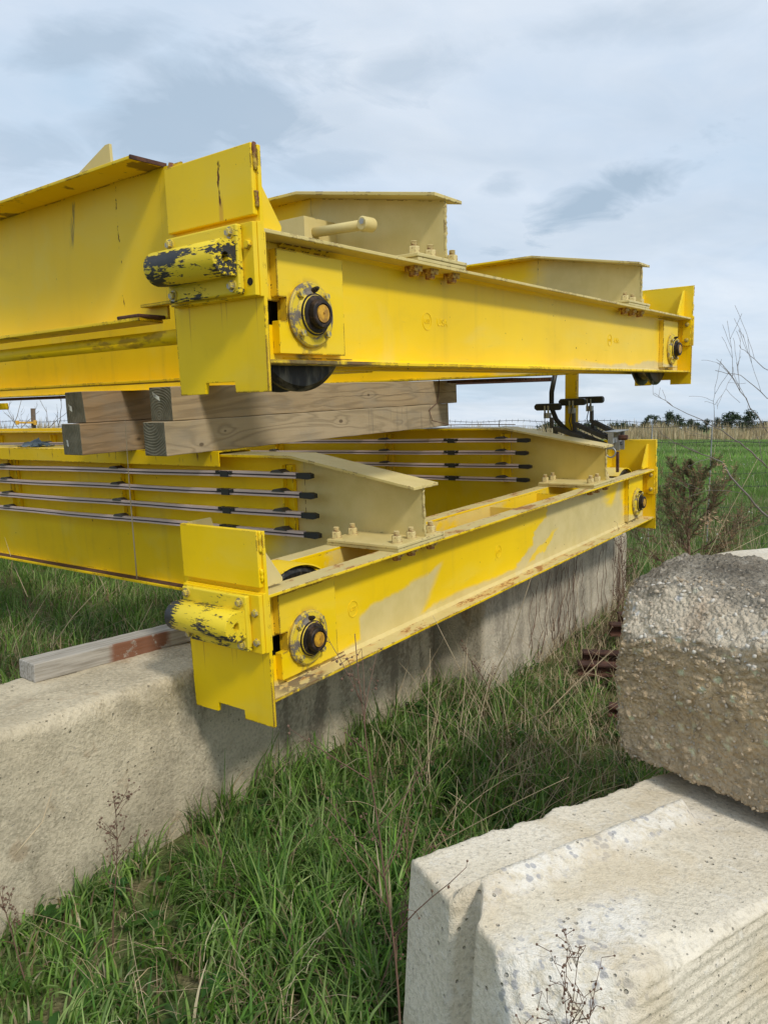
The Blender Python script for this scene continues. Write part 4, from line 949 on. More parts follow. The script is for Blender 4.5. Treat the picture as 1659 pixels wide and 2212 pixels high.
# local x along the block, local y from the camera side (0) to the rear (KW): shift origin to the near long face
kf = kf @ Matrix.Translation((0.02, -KW, 0))
kf_t = kf @ Matrix.Translation((0, 0, 0.64)) @ Matrix.Rotation(math.radians(2.7), 4, 'Y') @ Matrix.Translation((0, 0, -0.64))
def key_disp(P, N):
    Q = P.copy(); b = KW-P[:, 1]                      # distance from rear edge
    n1 = fbm(P*4, 3, 41); n2 = fbm(P*18, 4, 43); n3 = fbm(P*70, 2, 47)
    top = N[:, 2] > 0.5; endf = N[:, 0] < -0.5; front = N[:, 1] < -0.5
    # slanted end face (chipped corner at the rear)
    # keyway groove on the end face
    Q[:, 0] -= 0.08*np.clip(b/0.44, 0, 1)*np.clip(1-P[:, 0]/0.6, 0, 1)
    g = np.clip((b-0.203)/0.014, 0, 1)*np.clip(1-(b-0.215)/0.085, 0, 1)**0.7*1.25
    Q[:, 0] += np.clip(1-P[:, 0]/0.35, 0, 1)*g*0.060
    # raised key on the top from the groove inwards, fading at both sides, ending 1.0 m in
    s = b-0.210
    ridge = np.where(s < 0, np.clip(1+s/0.012, 0, 1), 0.6*np.clip(1-s/0.075, 0, 1)**0.8+0.4*np.clip(1-s/0.22, 0, 1))
    endk = np.clip((0.84-P[:, 0]-np.clip(s, 0, 1)*0.8)/0.04, 0, 1)
    broken = 1-0.35*np.clip(fbm(P*8, 4, 51), 0, 1)
    Q[:, 2] += top*ridge*endk*0.046*broken
    # front top edge: broken away with coarse spalls near the end
    spall = np.clip(0.050+0.045*fbm(P*6, 3, 61)-np.abs(P[:, 0]-0.22)*0.16, 0.012, 1)
    dz = KH-P[:, 2]; cut = np.clip(spall-(P[:, 1]*0.55+dz), 0, 1)
    cut = cut*np.clip((P[:, 0]+P[:, 1]-0.17)/0.14, 0, 1)
    Q[:, 2] -= cut*0.62*np.where(top | (dz < 0.2), 1, 0); Q[:, 1] += cut*0.50
    cc = np.clip(0.140+0.035*fbm(P*7, 3, 66)+0.7*np.clip(P[:, 2]-(KH-0.09), 0, 0.1)-(P[:, 0]+P[:, 1]), 0, 1); Q[:, 0] += cc*0.47; Q[:, 1] += cc*0.47
    rough = np.clip(cut*30+cc*25, 0, 1)
    # rear top edge ragged
    rag_ = np.clip(0.022+0.028*fbm(P*12, 4, 71)-(b+dz), 0, 1); Q[:, 1] -= rag_*1.0; Q[:, 2] -= rag_*0.6
    # rows of board marks on the long front face
    rows = np.sin((P[:, 2]+0.006*n1)*2*np.pi/0.030)
    Q[:, 1] += np.where(front, rows*0.0035*(1-rough)*(0.75+n2), 0)
    return Q+N*(n1*0.006+n2*0.0022+n3*0.0007)[:, None]+N*(rough*(n2*0.010+n3*0.004))[:, None]
me = rough_block('keyed_block', (KL, KW, KH), 0.0085, 0.010, key_disp, M['key_concrete'])
o = link_mesh('concrete_block', me); o.matrix_world = kf_t
tag(o, 'pale cream concrete block with a grooved end, lowest at the front right', 'concrete block')

# ------------------------------------------------------------------ dark rough block resting on the pale one
def rock():
    lx, ly, lz = 1.0, 0.80, 0.56
    A, B_, C_, D_ = np.array((0.745, 2.345)), np.array((1.38, 1.53)), np.array((0.985, 2.98)), np.array((2.05, 2.70))
    zb = CH-1.03
    def warp(P):
        u = (P[:, 0]/lx)[:, None]; v = (P[:, 1]/ly)[:, None]
        xy = A*(1-u)*(1-v)+B_*u*(1-v)+C_*(1-u)*v+D_*u*v
        return np.concatenate([xy, P[:, 2:3]], 1)
    def disp(P, N):
        u = P[:, 0]/lx; v = P[:, 1]/ly; w = P[:, 2]/lz
        Q = P.copy()
        # top: slopes down to the front and to the left end
        dn = 0.015+np.clip(1-v/0.20, 0, 1)*(0.150-0.085*np.clip(u*1.6, 0, 1))+np.clip(1-u/0.16, 0, 1)**1.3*0.075*(0.5+v)
        dn = dn+0.02*np.clip((u-0.3), 0, 1)+fbm(P*3.0, 3, 81)*0.020+np.clip(1-v/0.5, 0, 1)*fbm(P*6, 3, 82)*0.015
        Q[:, 2] = P[:, 2]-dn*np.clip(w*1.6-0.6, 0, 1)
        # the lower left corner is knocked off
        cut = np.clip(0.045-(P[:, 0]+P[:, 2]*0.9), 0, 1); Q[:, 2] += cut*0.45; Q[:, 0] += cut*0.45
        Q[:, 0] -= 0.010*np.sin(np.clip(w, 0, 1)*3.14)*np.clip(1-u/0.2, 0, 1)
        W = warp(Q); n3 = warp(P+N*0.01)-warp(P); n3[:, 2] = N[:, 2]*0.01; n3 /= np.maximum(np.linalg.norm(n3, axis=1, keepdims=True), 1e-9)
        d, val = cells(P*36, 5); d2, _ = cells(P*80, 6)
        peb = np.clip(0.55-d, 0, 1)*(val > 0.35)
        amt = fbm(P*7, 4, 91)*0.018+peb*0.026+(0.5-d2)*0.005+fbm(P*30, 3, 95)*0.010
        W = W+n3*amt[:, None]; W[:, 2] += zb
        return W
    def colf(P, N):
        # P already warped: recover shade by height and normal
        z = P[:, 2]-zb; u = ((P[:, 0]-A[0])*(B_-A)[0]+(P[:, 1]-A[1])*(B_-A)[1])/np.sum((B_-A)**2)
        n = fbm(P*9, 4, 101); d, val = cells(P*36, 5)
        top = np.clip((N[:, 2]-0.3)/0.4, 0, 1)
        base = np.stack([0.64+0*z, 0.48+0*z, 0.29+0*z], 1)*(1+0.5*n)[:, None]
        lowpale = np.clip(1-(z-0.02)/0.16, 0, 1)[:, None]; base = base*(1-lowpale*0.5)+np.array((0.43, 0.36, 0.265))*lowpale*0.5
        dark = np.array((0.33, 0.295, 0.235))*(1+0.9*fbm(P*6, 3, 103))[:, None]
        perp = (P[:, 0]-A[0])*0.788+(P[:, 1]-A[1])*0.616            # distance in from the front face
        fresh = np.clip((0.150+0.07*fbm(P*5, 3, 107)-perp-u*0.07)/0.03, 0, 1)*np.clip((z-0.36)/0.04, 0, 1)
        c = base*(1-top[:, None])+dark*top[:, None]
        fr = np.array((0.74, 0.64, 0.49))*(1+0.35*n)[:, None]
        f = np.clip(fresh*(0.35+0.65*top), 0, 1)[:, None]; c = c*(1-f)+fr*f
        q = P-np.array((0.93, 2.22, zb+0.40)); rs = np.exp(-(q[:, 0]**2+q[:, 1]**2)/0.0016)*np.exp(-np.clip(-q[:, 2], 0, 9)**2/0.012)*np.clip(0.7+fbm(P*30, 2, 5), 0, 1)
        rs = rs[:, None]*0.75; c = c*(1-rs)+np.array((0.42, 0.17, 0.035))*rs
        pk = ((d < 0.40) & (val > 0.80))[:, None]; c = np.where(pk, c*1.5+0.03, c)
        return np.clip(c, 0.02, 0.8)
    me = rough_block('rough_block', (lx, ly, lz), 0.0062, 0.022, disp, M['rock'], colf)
    o = link_mesh('concrete_block', me); tag(o, 'dark brown rough concrete block of exposed pebbles, resting on the pale grooved block', 'concrete block')
    # pebbles standing proud of its face and of the fresh break: picked on the real surface
    me.calc_loop_triangles() if hasattr(me, 'calc_loop_triangles') else None
    co = np.empty(len(me.vertices)*3, dtype=np.float32); me.vertices.foreach_get('co', co); co = co.reshape(-1, 3)
    no = np.empty(len(me.vertices)*3, dtype=np.float32); me.vertices.foreach_get('normal', no); no = no.reshape(-1, 3)
    perp = (co[:, 0]-A[0])*0.788+(co[:, 1]-A[1])*0.616; z = co[:, 2]-zb
    vis = np.where((perp < 0.28) & (no @ np.array((0.5, 0.7, 0)) < 0.3))[0]
    pick = RNG.choice(vis, 1700, replace=False)
    ico = bmesh.new(); bmesh.ops.create_icosphere(ico, subdivisions=1, radius=1.0); iv = np.array([v.co[:] for v in ico.verts]); fi = np.array([[v.index for v in f.verts] for f in ico.faces]); ico.free()
    Vs = []; Fs = []; Cs = []
    for j, i in enumerate(pick):
        fresh = perp[i] < 0.17 and z[i] > 0.38
        s = RNG.uniform(0.0030, 0.0095)*(1.15 if fresh else 1.0)
        R = np.array(Quaternion(Vector(RNG.normal(size=3)).normalized(), RNG.uniform(0, 6.28)).to_matrix())
        v = (iv*(1+RNG.normal(size=iv.shape)*0.12))*np.array((1.0, RNG.uniform(.55, 1), RNG.uniform(.4, .7)))*s
        Vs.append(v @ R.T+co[i]+no[i]*s*0.12); Fs.append(fi+len(iv)*j)
        if fresh: c = (np.array((0.64, 0.60, 0.53)) if RNG.random() < 0.5 else np.array((0.50, 0.42, 0.32)))*RNG.uniform(.85, 1.1)
        else: c = (np.array((0.42, 0.33, 0.22)) if RNG.random() < 0.85 else np.array((0.48, 0.42, 0.33)))*RNG.uniform(.7, 1.15)
        Cs.append(np.tile(c, (len(iv), 1)))
    pm = np_mesh('pebbles', np.concatenate(Vs), np.concatenate(Fs), M['pebble'], False, np.concatenate(Cs))
    link_mesh('pebbles', pm, o, kind='stuff')
rock()
# a third pale block beyond it
me = rough_block('rear_block', (1.5, 0.6, 0.62), 0.03, 0.015, lambda P, N: P+N*(fbm(P*5, 4, 7)*0.018)[:, None], M['pale_concrete'])
o = link_mesh('concrete_block', me); o.matrix_world = frame((2.04, 3.75), (0.96, 0.28), 0.305)
tag(o, 'cream concrete block showing only its top behind the dark rough block at right edge', 'concrete block')
me = rough_block('rear_block_under', (1.5, 0.6, 0.395), 0.04, 0.015, lambda P, N: P+N*(fbm(P*5, 4, 17)*0.018)[:, None], M['pale_concrete'])
o = link_mesh('concrete_block', me); o.matrix_world = frame((2.06, 3.77), (0.96, 0.28), -0.09)
tag(o, 'cream block lying on the ground under another one, hidden behind the dark rough block', 'concrete block')

# rusty steel sections in the grass
def steel(p, d, L_, h, w, label, z0):
    d = Vector((d[0], d[1], 0)).normalized(); m = MB()
    m.box(0, L_, -w/2, w/2, 0, 0.014); m.box(0, L_, -0.008, 0.008, 0.0145, h-0.014); m.box(0, L_, -w/2, w/2, h-0.0135, h)
    o = m.build('rusty_steel_section', M['rust'], bevel=0.002, label=label, cat='steel section', group='rusty steel sections in the grass'); o.matrix_world = frame(p, (d.x, d.y), z0)
steel((1.60, 5.35), (1, -0.10), 1.6, 0.085, 0.10, 'brown rusty steel section, highest and farthest one beside the dark rough block', 0.16)
steel((1.72, 5.55), (1, -0.06), 1.6, 0.10, 0.10, 'brown rusty steel section just behind the highest one', 0.17)
steel((1.22, 4.72), (1, -0.14), 1.6, 0.075, 0.09, 'brown rusty steel section half buried in dry grass in front of the others', 0.08)
steel((1.30, 4.92), (1, -0.14), 1.6, 0.08, 0.09, 'brown rusty steel section behind the half buried one', 0.09)
steel((1.22, 4.05), (1, -0.35), 1.2, 0.06, 0.08, 'brown rusty steel scrap lowest in the grass, nearest the dark rough block', 0.07)

# ------------------------------------------------------------------ grass
def inside(mat, dims, x, y, pad=0.0):
    inv = np.array(mat.inverted()); P = np.stack([x, y, np.zeros_like(x), np.ones_like(x)], 0); Q = inv @ P
    return (Q[0] > -pad) & (Q[0] < dims[0]+pad) & (Q[1] > -pad) & (Q[1] < dims[1]+pad)
def free(x, y):
    return ~(inside(NW, (4.27, 0.5), x, y) | inside(FW, (2.8, 0.6), x, y) | inside(kf, (KL, KW), x, y, 0.01) | inside(frame((2.04, 3.6), (0.96, 0.28)), (1.5, 0.6), x, y))
def blades(x, y, H, W, ang, bend, cols, segs=4, z=None, twist=0.3):
    n = len(x); z = ground_h(x, y) if z is None else z
    t = np.linspace(0, 1, segs+1); dx, dy = np.cos(ang), np.sin(ang)
    V = np.zeros((n, segs+1, 2, 3))
    for k, s in enumerate(t):
        th = bend*s                                    # bends over progressively
        r = H*(1-np.cos(th))/np.maximum(bend, 1e-3); h = H*np.sin(th)/np.maximum(bend, 1e-3)
        w = W*(1-s**1.8)*0.5+0.0003
        px = x+dx*r; py = y+dy*r; sx, sy = -dy*w, dx*w
        V[:, k, 0] = np.stack([px-sx, py-sy, z+h], 1); V[:, k, 1] = np.stack([px+sx, py+sy, z+h+w*twist], 1)
    b = (np.arange(n)*(segs+1)*2)[:, None]; F = []
    for k in range(segs): F.append(np.stack([b[:, 0]+2*k, b[:, 0]+2*k+1, b[:, 0]+2*k+3, b[:, 0]+2*k+2], 1))
    C = np.repeat(cols[:, None, :], (segs+1)*2, 1)
    g = np.repeat(t, 2)[None, :, None]
    C = C*(1+0*g)
    return V.reshape(-1, 3), np.concatenate(F), C.reshape(-1, 3)
def palette(n, stops, jit=0.18):
    st = np.array(stops); i = RNG.integers(0, len(st), n); c = st[i]*(1+RNG.normal(size=(n, 1))*jit)+RNG.normal(size=(n, 3))*0.004
    return np.clip(c, 0.008, 0.9)
GREENS = [(0.165, 0.300, 0.050), (0.120, 0.245, 0.040), (0.225, 0.360, 0.080), (0.085, 0.185, 0.035), (0.310, 0.430, 0.140), (0.200, 0.290, 0.095)]
TANS = [(0.48, 0.38, 0.23), (0.36, 0.27, 0.15), (0.60, 0.51, 0.34), (0.24, 0.17, 0.10)]
def scatter(n, x0, x1, y0, y1, clump=0.0, view=True, cr=0.03):
    """points in the ground area that the camera's frame (with a margin) covers"""
    x = RNG.uniform(x0, x1, n); y = RNG.uniform(y0, y1, n)
    if view: k = np.abs(x) < 0.62*y+0.7; x, y = x[k], y[k]
    if clump > 0:
        nc = max(1, int(len(x)*clump)); ci = RNG.integers(0, nc, len(x)); x = x[:nc][ci]+RNG.normal(size=len(x))*cr; y = y[:nc][ci]+RNG.normal(size=len(y))*cr
        return x, y, ci
    return x, y, None
def grass_obj(name, label, groups, mat='blades'):
    Vs, Fs, Cs = [], [], []; off = 0
    for (V, F, C) in groups: Vs.append(V); Fs.append(F+off); Cs.append(C); off += len(V)
    link_mesh(name, np_mesh(name, np.concatenate(Vs), np.concatenate(Fs), M[mat], False, np.concatenate(Cs)), kind='stuff', label=label)

def near_grass():
    gs = []
    for (n, x0, x1, y0, y1, hh, ww, segs, cl) in ((19000, -1.7, 1.2, 0.75, 2.6, 0.205, 0.0080, 5, 0.045), (30000, -2.2, 2.4, 2.4, 4.6, 0.215, 0.0070, 4, 0.045), (42000, -4.5, 4.5, 4.4, 8.5, 0.21, 0.0085, 3, 0.06)):
        x, y, ci = scatter(n, x0, x1, y0, y1, cl, cr=0.028 if y1 < 5 else 0.05)
        k = free(x, y); x, y, ci = x[k], y[k], ci[k]
        dens = fbm(np.stack([x*1.6, y*1.6, x*0], 1), 3, 201)
        # the strip close to the wall and the near tussocks are lush, the middle is thin and full of thatch
        thin = np.clip((x-0.25)*0.9, 0, 1)*(y > 2.9)*(y < 6.0)
        k = RNG.random(len(x)) < np.clip(0.80+dens*0.9-thin*0.62, 0.10, 1); x, y, ci = x[k], y[k], ci[k]; m = len(x)
        ch = RNG.uniform(0.55, 1.3, ci.max()+1)[ci]; ca = RNG.uniform(0, 2*np.pi, ci.max()+1)[ci]
        H = hh*ch*RNG.uniform(0.45, 1.25, m)*(1-0.5*np.clip((-x-0.5)/0.4, 0, 1)*(y < 2.9)); W = ww*RNG.uniform(0.6, 1.4, m)
        ang = ca+RNG.normal(size=m)*0.9; bend = RNG.uniform(0.5, 2.3, m)
        C = palette(m, GREENS, 0.2); cc = RNG.normal(size=ci.max()+1)[ci][:, None]*0.12; C = np.clip(C*(1+cc), 0.008, 0.6)
        d = RNG.random(m) < 0.08; C[d] = palette(int(d.sum()), TANS, 0.15)
        gs.append(blades(x, y, H, W, ang, bend, C, segs))
    grass_obj('grass', 'long green grass growing in tussocks round the concrete blocks', gs)
    # flat dead thatch
    x, y, _ = scatter(60000, -3, 3.6, 0.8, 7.5); k = free(x, y); x, y = x[k], y[k]
    w = np.clip(0.30+np.clip((x-0.1)*0.7, -0.1, 0.7)*(y > 2.4)+fbm(np.stack([x*2, y*2, x*0+3], 1), 3, 220)*0.7, 0.06, 1); k = RNG.random(len(x)) < w; x, y = x[k], y[k]; m = len(x)
    z = ground_h(x, y)+RNG.uniform(0.0, 0.075, m)
    V1 = blades(x, y, RNG.uniform(0.05, 0.17, m), RNG.uniform(0.0014, 0.0035, m), RNG.uniform(0, 6.28, m), RNG.uniform(1.3, 2.3, m), palette(m, TANS, 0.2), 3, z=z)
    grass_obj('dead_grass', 'matted tan dead grass between the green blades', [V1], 'dry_blades')
    # behind and under the crane on the left: longer, darker, leaning tufts
near_grass()
def far_grass():
    gs = []
    for (n, y0, y1, h, w, segs) in ((46000, 8.0, 17, 0.13, 0.010, 2), (60000, 17, 42, 0.17, 0.022, 2), (50000, 42, 108, 0.22, 0.05, 1)):
        y = y0+(y1-y0)*RNG.random(n)**1.2; x = RNG.uniform(-0.62, 0.62, n)*(y+1); m = len(x)
        C = palette(m, [(0.180, 0.300, 0.060), (0.150, 0.265, 0.050), (0.215, 0.330, 0.085), (0.125, 0.230, 0.045)], 0.14)
        big = fbm(np.stack([x*0.10, y*0.10, x*0], 1), 3, 230)[:, None]; C = np.clip(C*(1+big*0.9), 0.01, 0.6)
        d = RNG.random(m) < 0.05; C[d] = palette(int(d.sum()), TANS)
        gs.append(blades(x, y, h*RNG.uniform(0.5, 1.3, m), w*RNG.uniform(0.6, 1.3, m), RNG.uniform(0, 6.28, m), RNG.uniform(0.3, 1.3, m), C, segs))
    grass_obj('field_grass', 'bright green grass of the open field', gs)
    n = 34000; x = RNG.uniform(-75, 90, n); y = 108+RNG.random(n)**0.7*22; cl = fbm(np.stack([x*0.55, y*0.1, x*0], 1), 4, 240)
    H = (1.25+3.0*cl)*RNG.uniform(0.5, 1.3, n); H = np.maximum(H, 0.4)
    C = palette(n, [(0.50, 0.40, 0.23), (0.42, 0.33, 0.18), (0.58, 0.49, 0.31), (0.36, 0.27, 0.15)], 0.1)
    grass_obj('tall_dry_grass', 'band of tall tan dry grass at the far side of the field', [blades(x, y, H, 0.10*RNG.uniform(.5, 1.3, n), RNG.uniform(0, 6.28, n), RNG.uniform(0.1, 0.6, n), C, 2)], 'dry_blades')
far_grass()

def broadleaves():
    V, F, C = [], [], []; off = 0
    spots = []
    for _ in range(900):
        y = RNG.uniform(1.2, 6.0); x = RNG.uniform(-0.5, 0.45)*y
        if RNG.random() < 0.35+0.4*(y > 2.0)*(x > -0.6): spots.append((x, y, RNG.uniform(0.035, 0.085)))
    # dense rosettes at the far wall's foot and by the pale block
    for (cx, cy, s, n) in ((0.55, 4.55, 0.25, 40), (0.35, 4.05, 0.25, 30), (0.35, 2.45, 0.22, 46), (0.15, 3.0, 0.25, 30), (1.3, 4.3, 0.25, 20)):
        for _ in range(n): spots.append((cx+RNG.normal()*s, cy+RNG.normal()*s, RNG.uniform(0.05, 0.11)))
    xs = np.array([s[0] for s in spots]); ys = np.array([s[1] for s in spots]); ok = free(xs, ys)
    for (x, y, L_), good in zip(spots, ok):
        if not good: continue
        z0 = float(ground_h(x, y))+RNG.uniform(0.0, 0.05); nl = RNG.integers(4, 9); a0 = RNG.uniform(0, 6.28); col = palette(1, [(0.050, 0.125, 0.028), (0.075, 0.165, 0.035), (0.095, 0.19, 0.05)], 0.15)[0]
        for k in range(nl):
            a = a0+k*2.4+RNG.normal()*0.2; L2 = L_*RNG.uniform(0.7, 1.2); d = np.array((np.cos(a), np.sin(a))); s_ = np.array((-d[1], d[0])); up = RNG.uniform(0.25, 0.9)
            prof = ((0, 0.05), (0.25, 0.15), (0.55, 0.21), (0.82, 0.13), (1.0, 0.01)); vs = []
            for (t, w) in prof:
                h = z0+L2*(up*t-0.45*t*t); c = np.array((x, y))+d*L2*t
                vs += [(*(c-s_*w*L2), h+w*L2*0.25), (*c, h), (*(c+s_*w*L2), h+w*L2*0.25)]
            V += vs; 
            for q in range(4): F += [(off+3*q, off+3*q+1, off+3*q+4, off+3*q+3), (off+3*q+1, off+3*q+2, off+3*q+5, off+3*q+4)]
            C += [col]*15; off += 15
    link_mesh('broadleaf_weeds', np_mesh('broadleaf_weeds', np.array(V), np.array(F), M['blades'], True, np.array(C)), kind='stuff', label='low broad leaved weeds among the grass')
broadleaves()

# ------------------------------------------------------------------ dry stalks and weeds
def stalk_set():
    m = MB()
    def stalk(p, d, L_, r, droop=0.3, k=7):
        p = Vector(p); d = Vector(d).normalized(); pts = [p.copy()]
        side = Vector((random.uniform(-1, 1), random.uniform(-1, 1), 0))*0.05
        for i in range(k):
            d = (d+Vector((side.x, side.y, -droop/k))*1.0+Vector([random.uniform(-.05, .05) for _ in range(3)])).normalized(); p = p+d*(L_/k); pts.append(p.copy())
        m.tube(pts, [r*(1-0.65*i/k) for i in range(k+1)], 4)
        return pts
    for _ in range(330):
        y = random.uniform(2.6, 6.5); x = random.uniform(0.0, 0.42)*y+random.uniform(-.2, .2)
        if not free(np.array([x]), np.array([y]))[0]: continue
        stalk((x, y, float(ground_h(x, y))), (random.uniform(-.7, .7), random.uniform(-.5, .5), random.uniform(0.25, 1.2)), random.uniform(0.25, 0.75), random.uniform(0.0014, 0.0028), random.uniform(0, .7))
    for _ in range(120):
        y = random.uniform(3.5, 7.5); x = -random.uniform(0.15, 0.55)*y
        if not free(np.array([x]), np.array([y]))[0]: continue
        stalk((x, y, float(ground_h(x, y))), (random.uniform(-.7, .9), random.uniform(-.5, .5), random.uniform(0.1, 0.9)), random.uniform(0.3, 0.8), random.uniform(0.0015, 0.0028), random.uniform(0, .5))
    for _ in range(90):
        y = random.uniform(1.2, 2.8); x = random.uniform(-0.42, 0.05)*y
        if not free(np.array([x]), np.array([y]))[0]: continue
        stalk((x, y, float(ground_h(x, y))), (random.uniform(-.9, .9), random.uniform(-.6, .6), random.uniform(0.3, 1.0)), random.uniform(0.12, 0.30), random.uniform(0.0008, 0.0015), random.uniform(0, .7))
    for _ in range(150):                                # beyond the end of the wall, by the shrub
        y = random.uniform(5.0, 8.6); x = random.uniform(0.30, 0.52)*y
        stalk((x, y, float(ground_h(x, y))), (random.uniform(-.5, .5), random.uniform(-.4, .4), random.uniform(0.5, 1.4)), random.uniform(0.3, 0.9), random.uniform(0.0015, 0.0030), random.uniform(0, .6))
    # the long crossing ones that catch the eye: (foot px, tip px, depth)
    for (a, b, y) in (((1105, 1700), (935, 1330), 3.6), ((985, 1640), (1010, 1400), 3.7), ((1025, 1660), (1060, 1460), 3.5), ((1280, 1690), (1020, 1420), 3.3), ((1160, 1560), (1330, 1400), 3.9), ((1040, 1520), (1150, 1240), 4.4),
                      ((905, 1480), (965, 1370), 4.2), ((1075, 1400), (1085, 1240), 5.0), ((1180, 1400), (1175, 1225), 5.4), ((1460, 1210), (1458, 955), 7.2), ((1515, 1210), (1545, 960), 6.8), ((1380, 1300), (1659, 1150), 4.6), ((1500, 1260), (1640, 985), 5.2),
                      ((1360, 1290), (1560, 1225), 4.7), ((60, 1290), (10, 1160), 5.5), ((110, 1400), (230, 1255), 4.6), ((250, 1440), (330, 1300), 4.5), ((296, 1250), (270, 905), 3.25), ((30, 1850), (115, 1700), 2.1)):
        pa, pb = at(*a, y), at(*b, y+random.uniform(-.2, .2)); mid = (pa+pb)/2+Vector((random.uniform(-.03, .03), 0, random.uniform(-.01, .03)))
        m.tube([pa, pa.lerp(mid, .5)*0.5+pa.lerp(mid, .5)*0.5, mid, mid.lerp(pb, .5), pb], [0.0030, 0.0027, 0.0023, 0.0018, 0.0010], 5)
    m.build('dry_stalks', M['drystem'], kind='stuff', label='long dry straw coloured stalks leaning through the grass')
stalk_set()

def weed(base, H, lean, nb, mat, label, seeds=True, r0=0.0026, spread=0.7, start=0.35, cat='weed', bs=1.0, bl=1.0):
    root = empty('dry_weed', base, label=label, cat=cat)
    m = MB(); sd = MB(); d = Vector(lean).normalized(); p = Vector((0, 0, 0)); pts = [p.copy()]; k = 12
    for i in range(k): d = (d+Vector([random.uniform(-.05, .05) for _ in range(3)])).normalized(); p = p+d*H/k; pts.append(p.copy())
    m.tube(pts, [r0*(1-.7*i/k) for i in range(k+1)], 5)
    def bud(q):
        s = random.uniform(0.0020, 0.0042)*bs
        sd.lathe([(-s, s*0.3), (0, s), (s, s*0.4)], q, (random.uniform(-1, 1), random.uniform(-1, 1), 1), 5, False)
    for b in range(nb):
        t = random.uniform(start, 0.98); i = int(t*k); q = pts[i].lerp(pts[min(i+1, k)], t*k-i); a = random.uniform(0, 6.28)
        bd_ = (d*0.8+Vector((math.cos(a), math.sin(a), random.uniform(0.0, 0.5)))*spread).normalized(); L_ = H*bl*random.uniform(0.08, 0.34)*(1.15-t*0.6); bp = [q.copy()]; qq = q.copy()
        for j in range(5):
            bd_ = (bd_+Vector([random.uniform(-.14, .14) for _ in range(3)])+Vector((0, 0, .05))).normalized(); qq = qq+bd_*L_/5; bp.append(qq.copy())
            if seeds and j > 0:
                for _ in range(random.choice((1, 1, 2))):
                    e = qq+Vector([random.uniform(-1, 1) for _ in range(3)])*0.018; m.tube([qq, e], 0.0006, 3); bud(e)
        m.tube(bp, [r0*0.5*(1-.6*j/5) for j in range(6)], 4)
    m.build('stem', mat, root)
    if sd.v: sd.build('seed_heads', M['redstem'], root, kind='stuff')
    return root
weed((-0.83, 2.20, 0.02), 0.52, (0.06, 0.02, 1), 16, M['redstem'], 'thin brown weed with tiny seeds against the beige concrete block at the left')
weed((-1.02, 2.05, 0.02), 0.34, (-0.28, 0, 1), 7, M['redstem'], 'short brown leaning weed left of the taller one by the beige block')
weed((0.045, 1.66, 0.02), 1.15, (0.01, 0.02, 1), 15, M['redstem'], 'tall dark red stem standing at the left corner of the pale grooved block', r0=0.0036, spread=0.9, start=0.25)
weed((-0.05, 1.9, 0.02), 0.6, (0.35, 0, 1), 9, M['redstem'], 'thin brown weed leaning towards the pale grooved block')
for (x, y, h, ln, nb, lb) in ((0.250, 1.13, 0.80, (-0.10, 0.0, 1), 9, 'dark dry weed in front of the pale grooved block, leaning left'), (0.262, 1.12, 0.90, (-0.02, 0.02, 1), 12, 'dark dry weed in front of the pale grooved block, tallest and upright'),
                            (0.272, 1.11, 0.84, (0.05, 0.0, 1), 14, 'dark dry weed in front of the pale grooved block, with the most seed heads'), (0.285, 1.11, 0.82, (0.13, 0.0, 1), 9, 'dark dry weed in front of the pale grooved block, leaning right')):
    weed((x, y, 0.0), h-0.06, ln, max(4, nb//2), M['redstem'], lb, r0=0.0016, start=0.74, spread=0.5, bs=0.62, bl=0.6)
# dead woody vines climbing the far block
def vines():
    m = MB()
    for _ in range(34):
        s = random.uniform(0.55, 2.75); z = 0.0; p = FW @ Vector((s, -0.012, 0.12)); pts = [p]; x = s
        for k in range(9): x += random.uniform(-.045, .05); pts.append(FW @ Vector((x, -0.010-random.uniform(0, .015), 0.12+0.66*(k+1)/9*random.uniform(.9, 1.0))))
        m.tube(pts, [random.uniform(.0018, .0042)*(1-.05*k) for k in range(10)], 4)
    m.build('dead_vines', M['redstem'], kind='stuff', label='dead brown vines clinging to the grey concrete block')
vines()
for (x, y, h, ln, nb, lb) in ((1.55, 5.35, 0.75, (0.35, 0, 1), 22, 'feathery brown weed at the foot of the grey block, leaning right'), (1.75, 5.6, 0.8, (0.1, 0, 1), 20, 'feathery brown weed near the end of the grey block, upright'),
                              (0.66, 4.1, 0.50, (-0.5, 0, 1), 10, 'brown drooping weed at the near corner of the grey block'), (1.25, 4.75, 0.6, (0.5, 0, 1), 14, 'brown weed half way along the grey block, leaning right')):
    weed((x, y, 0.05), h, ln, nb, M['redstem'], lb, r0=0.0035)

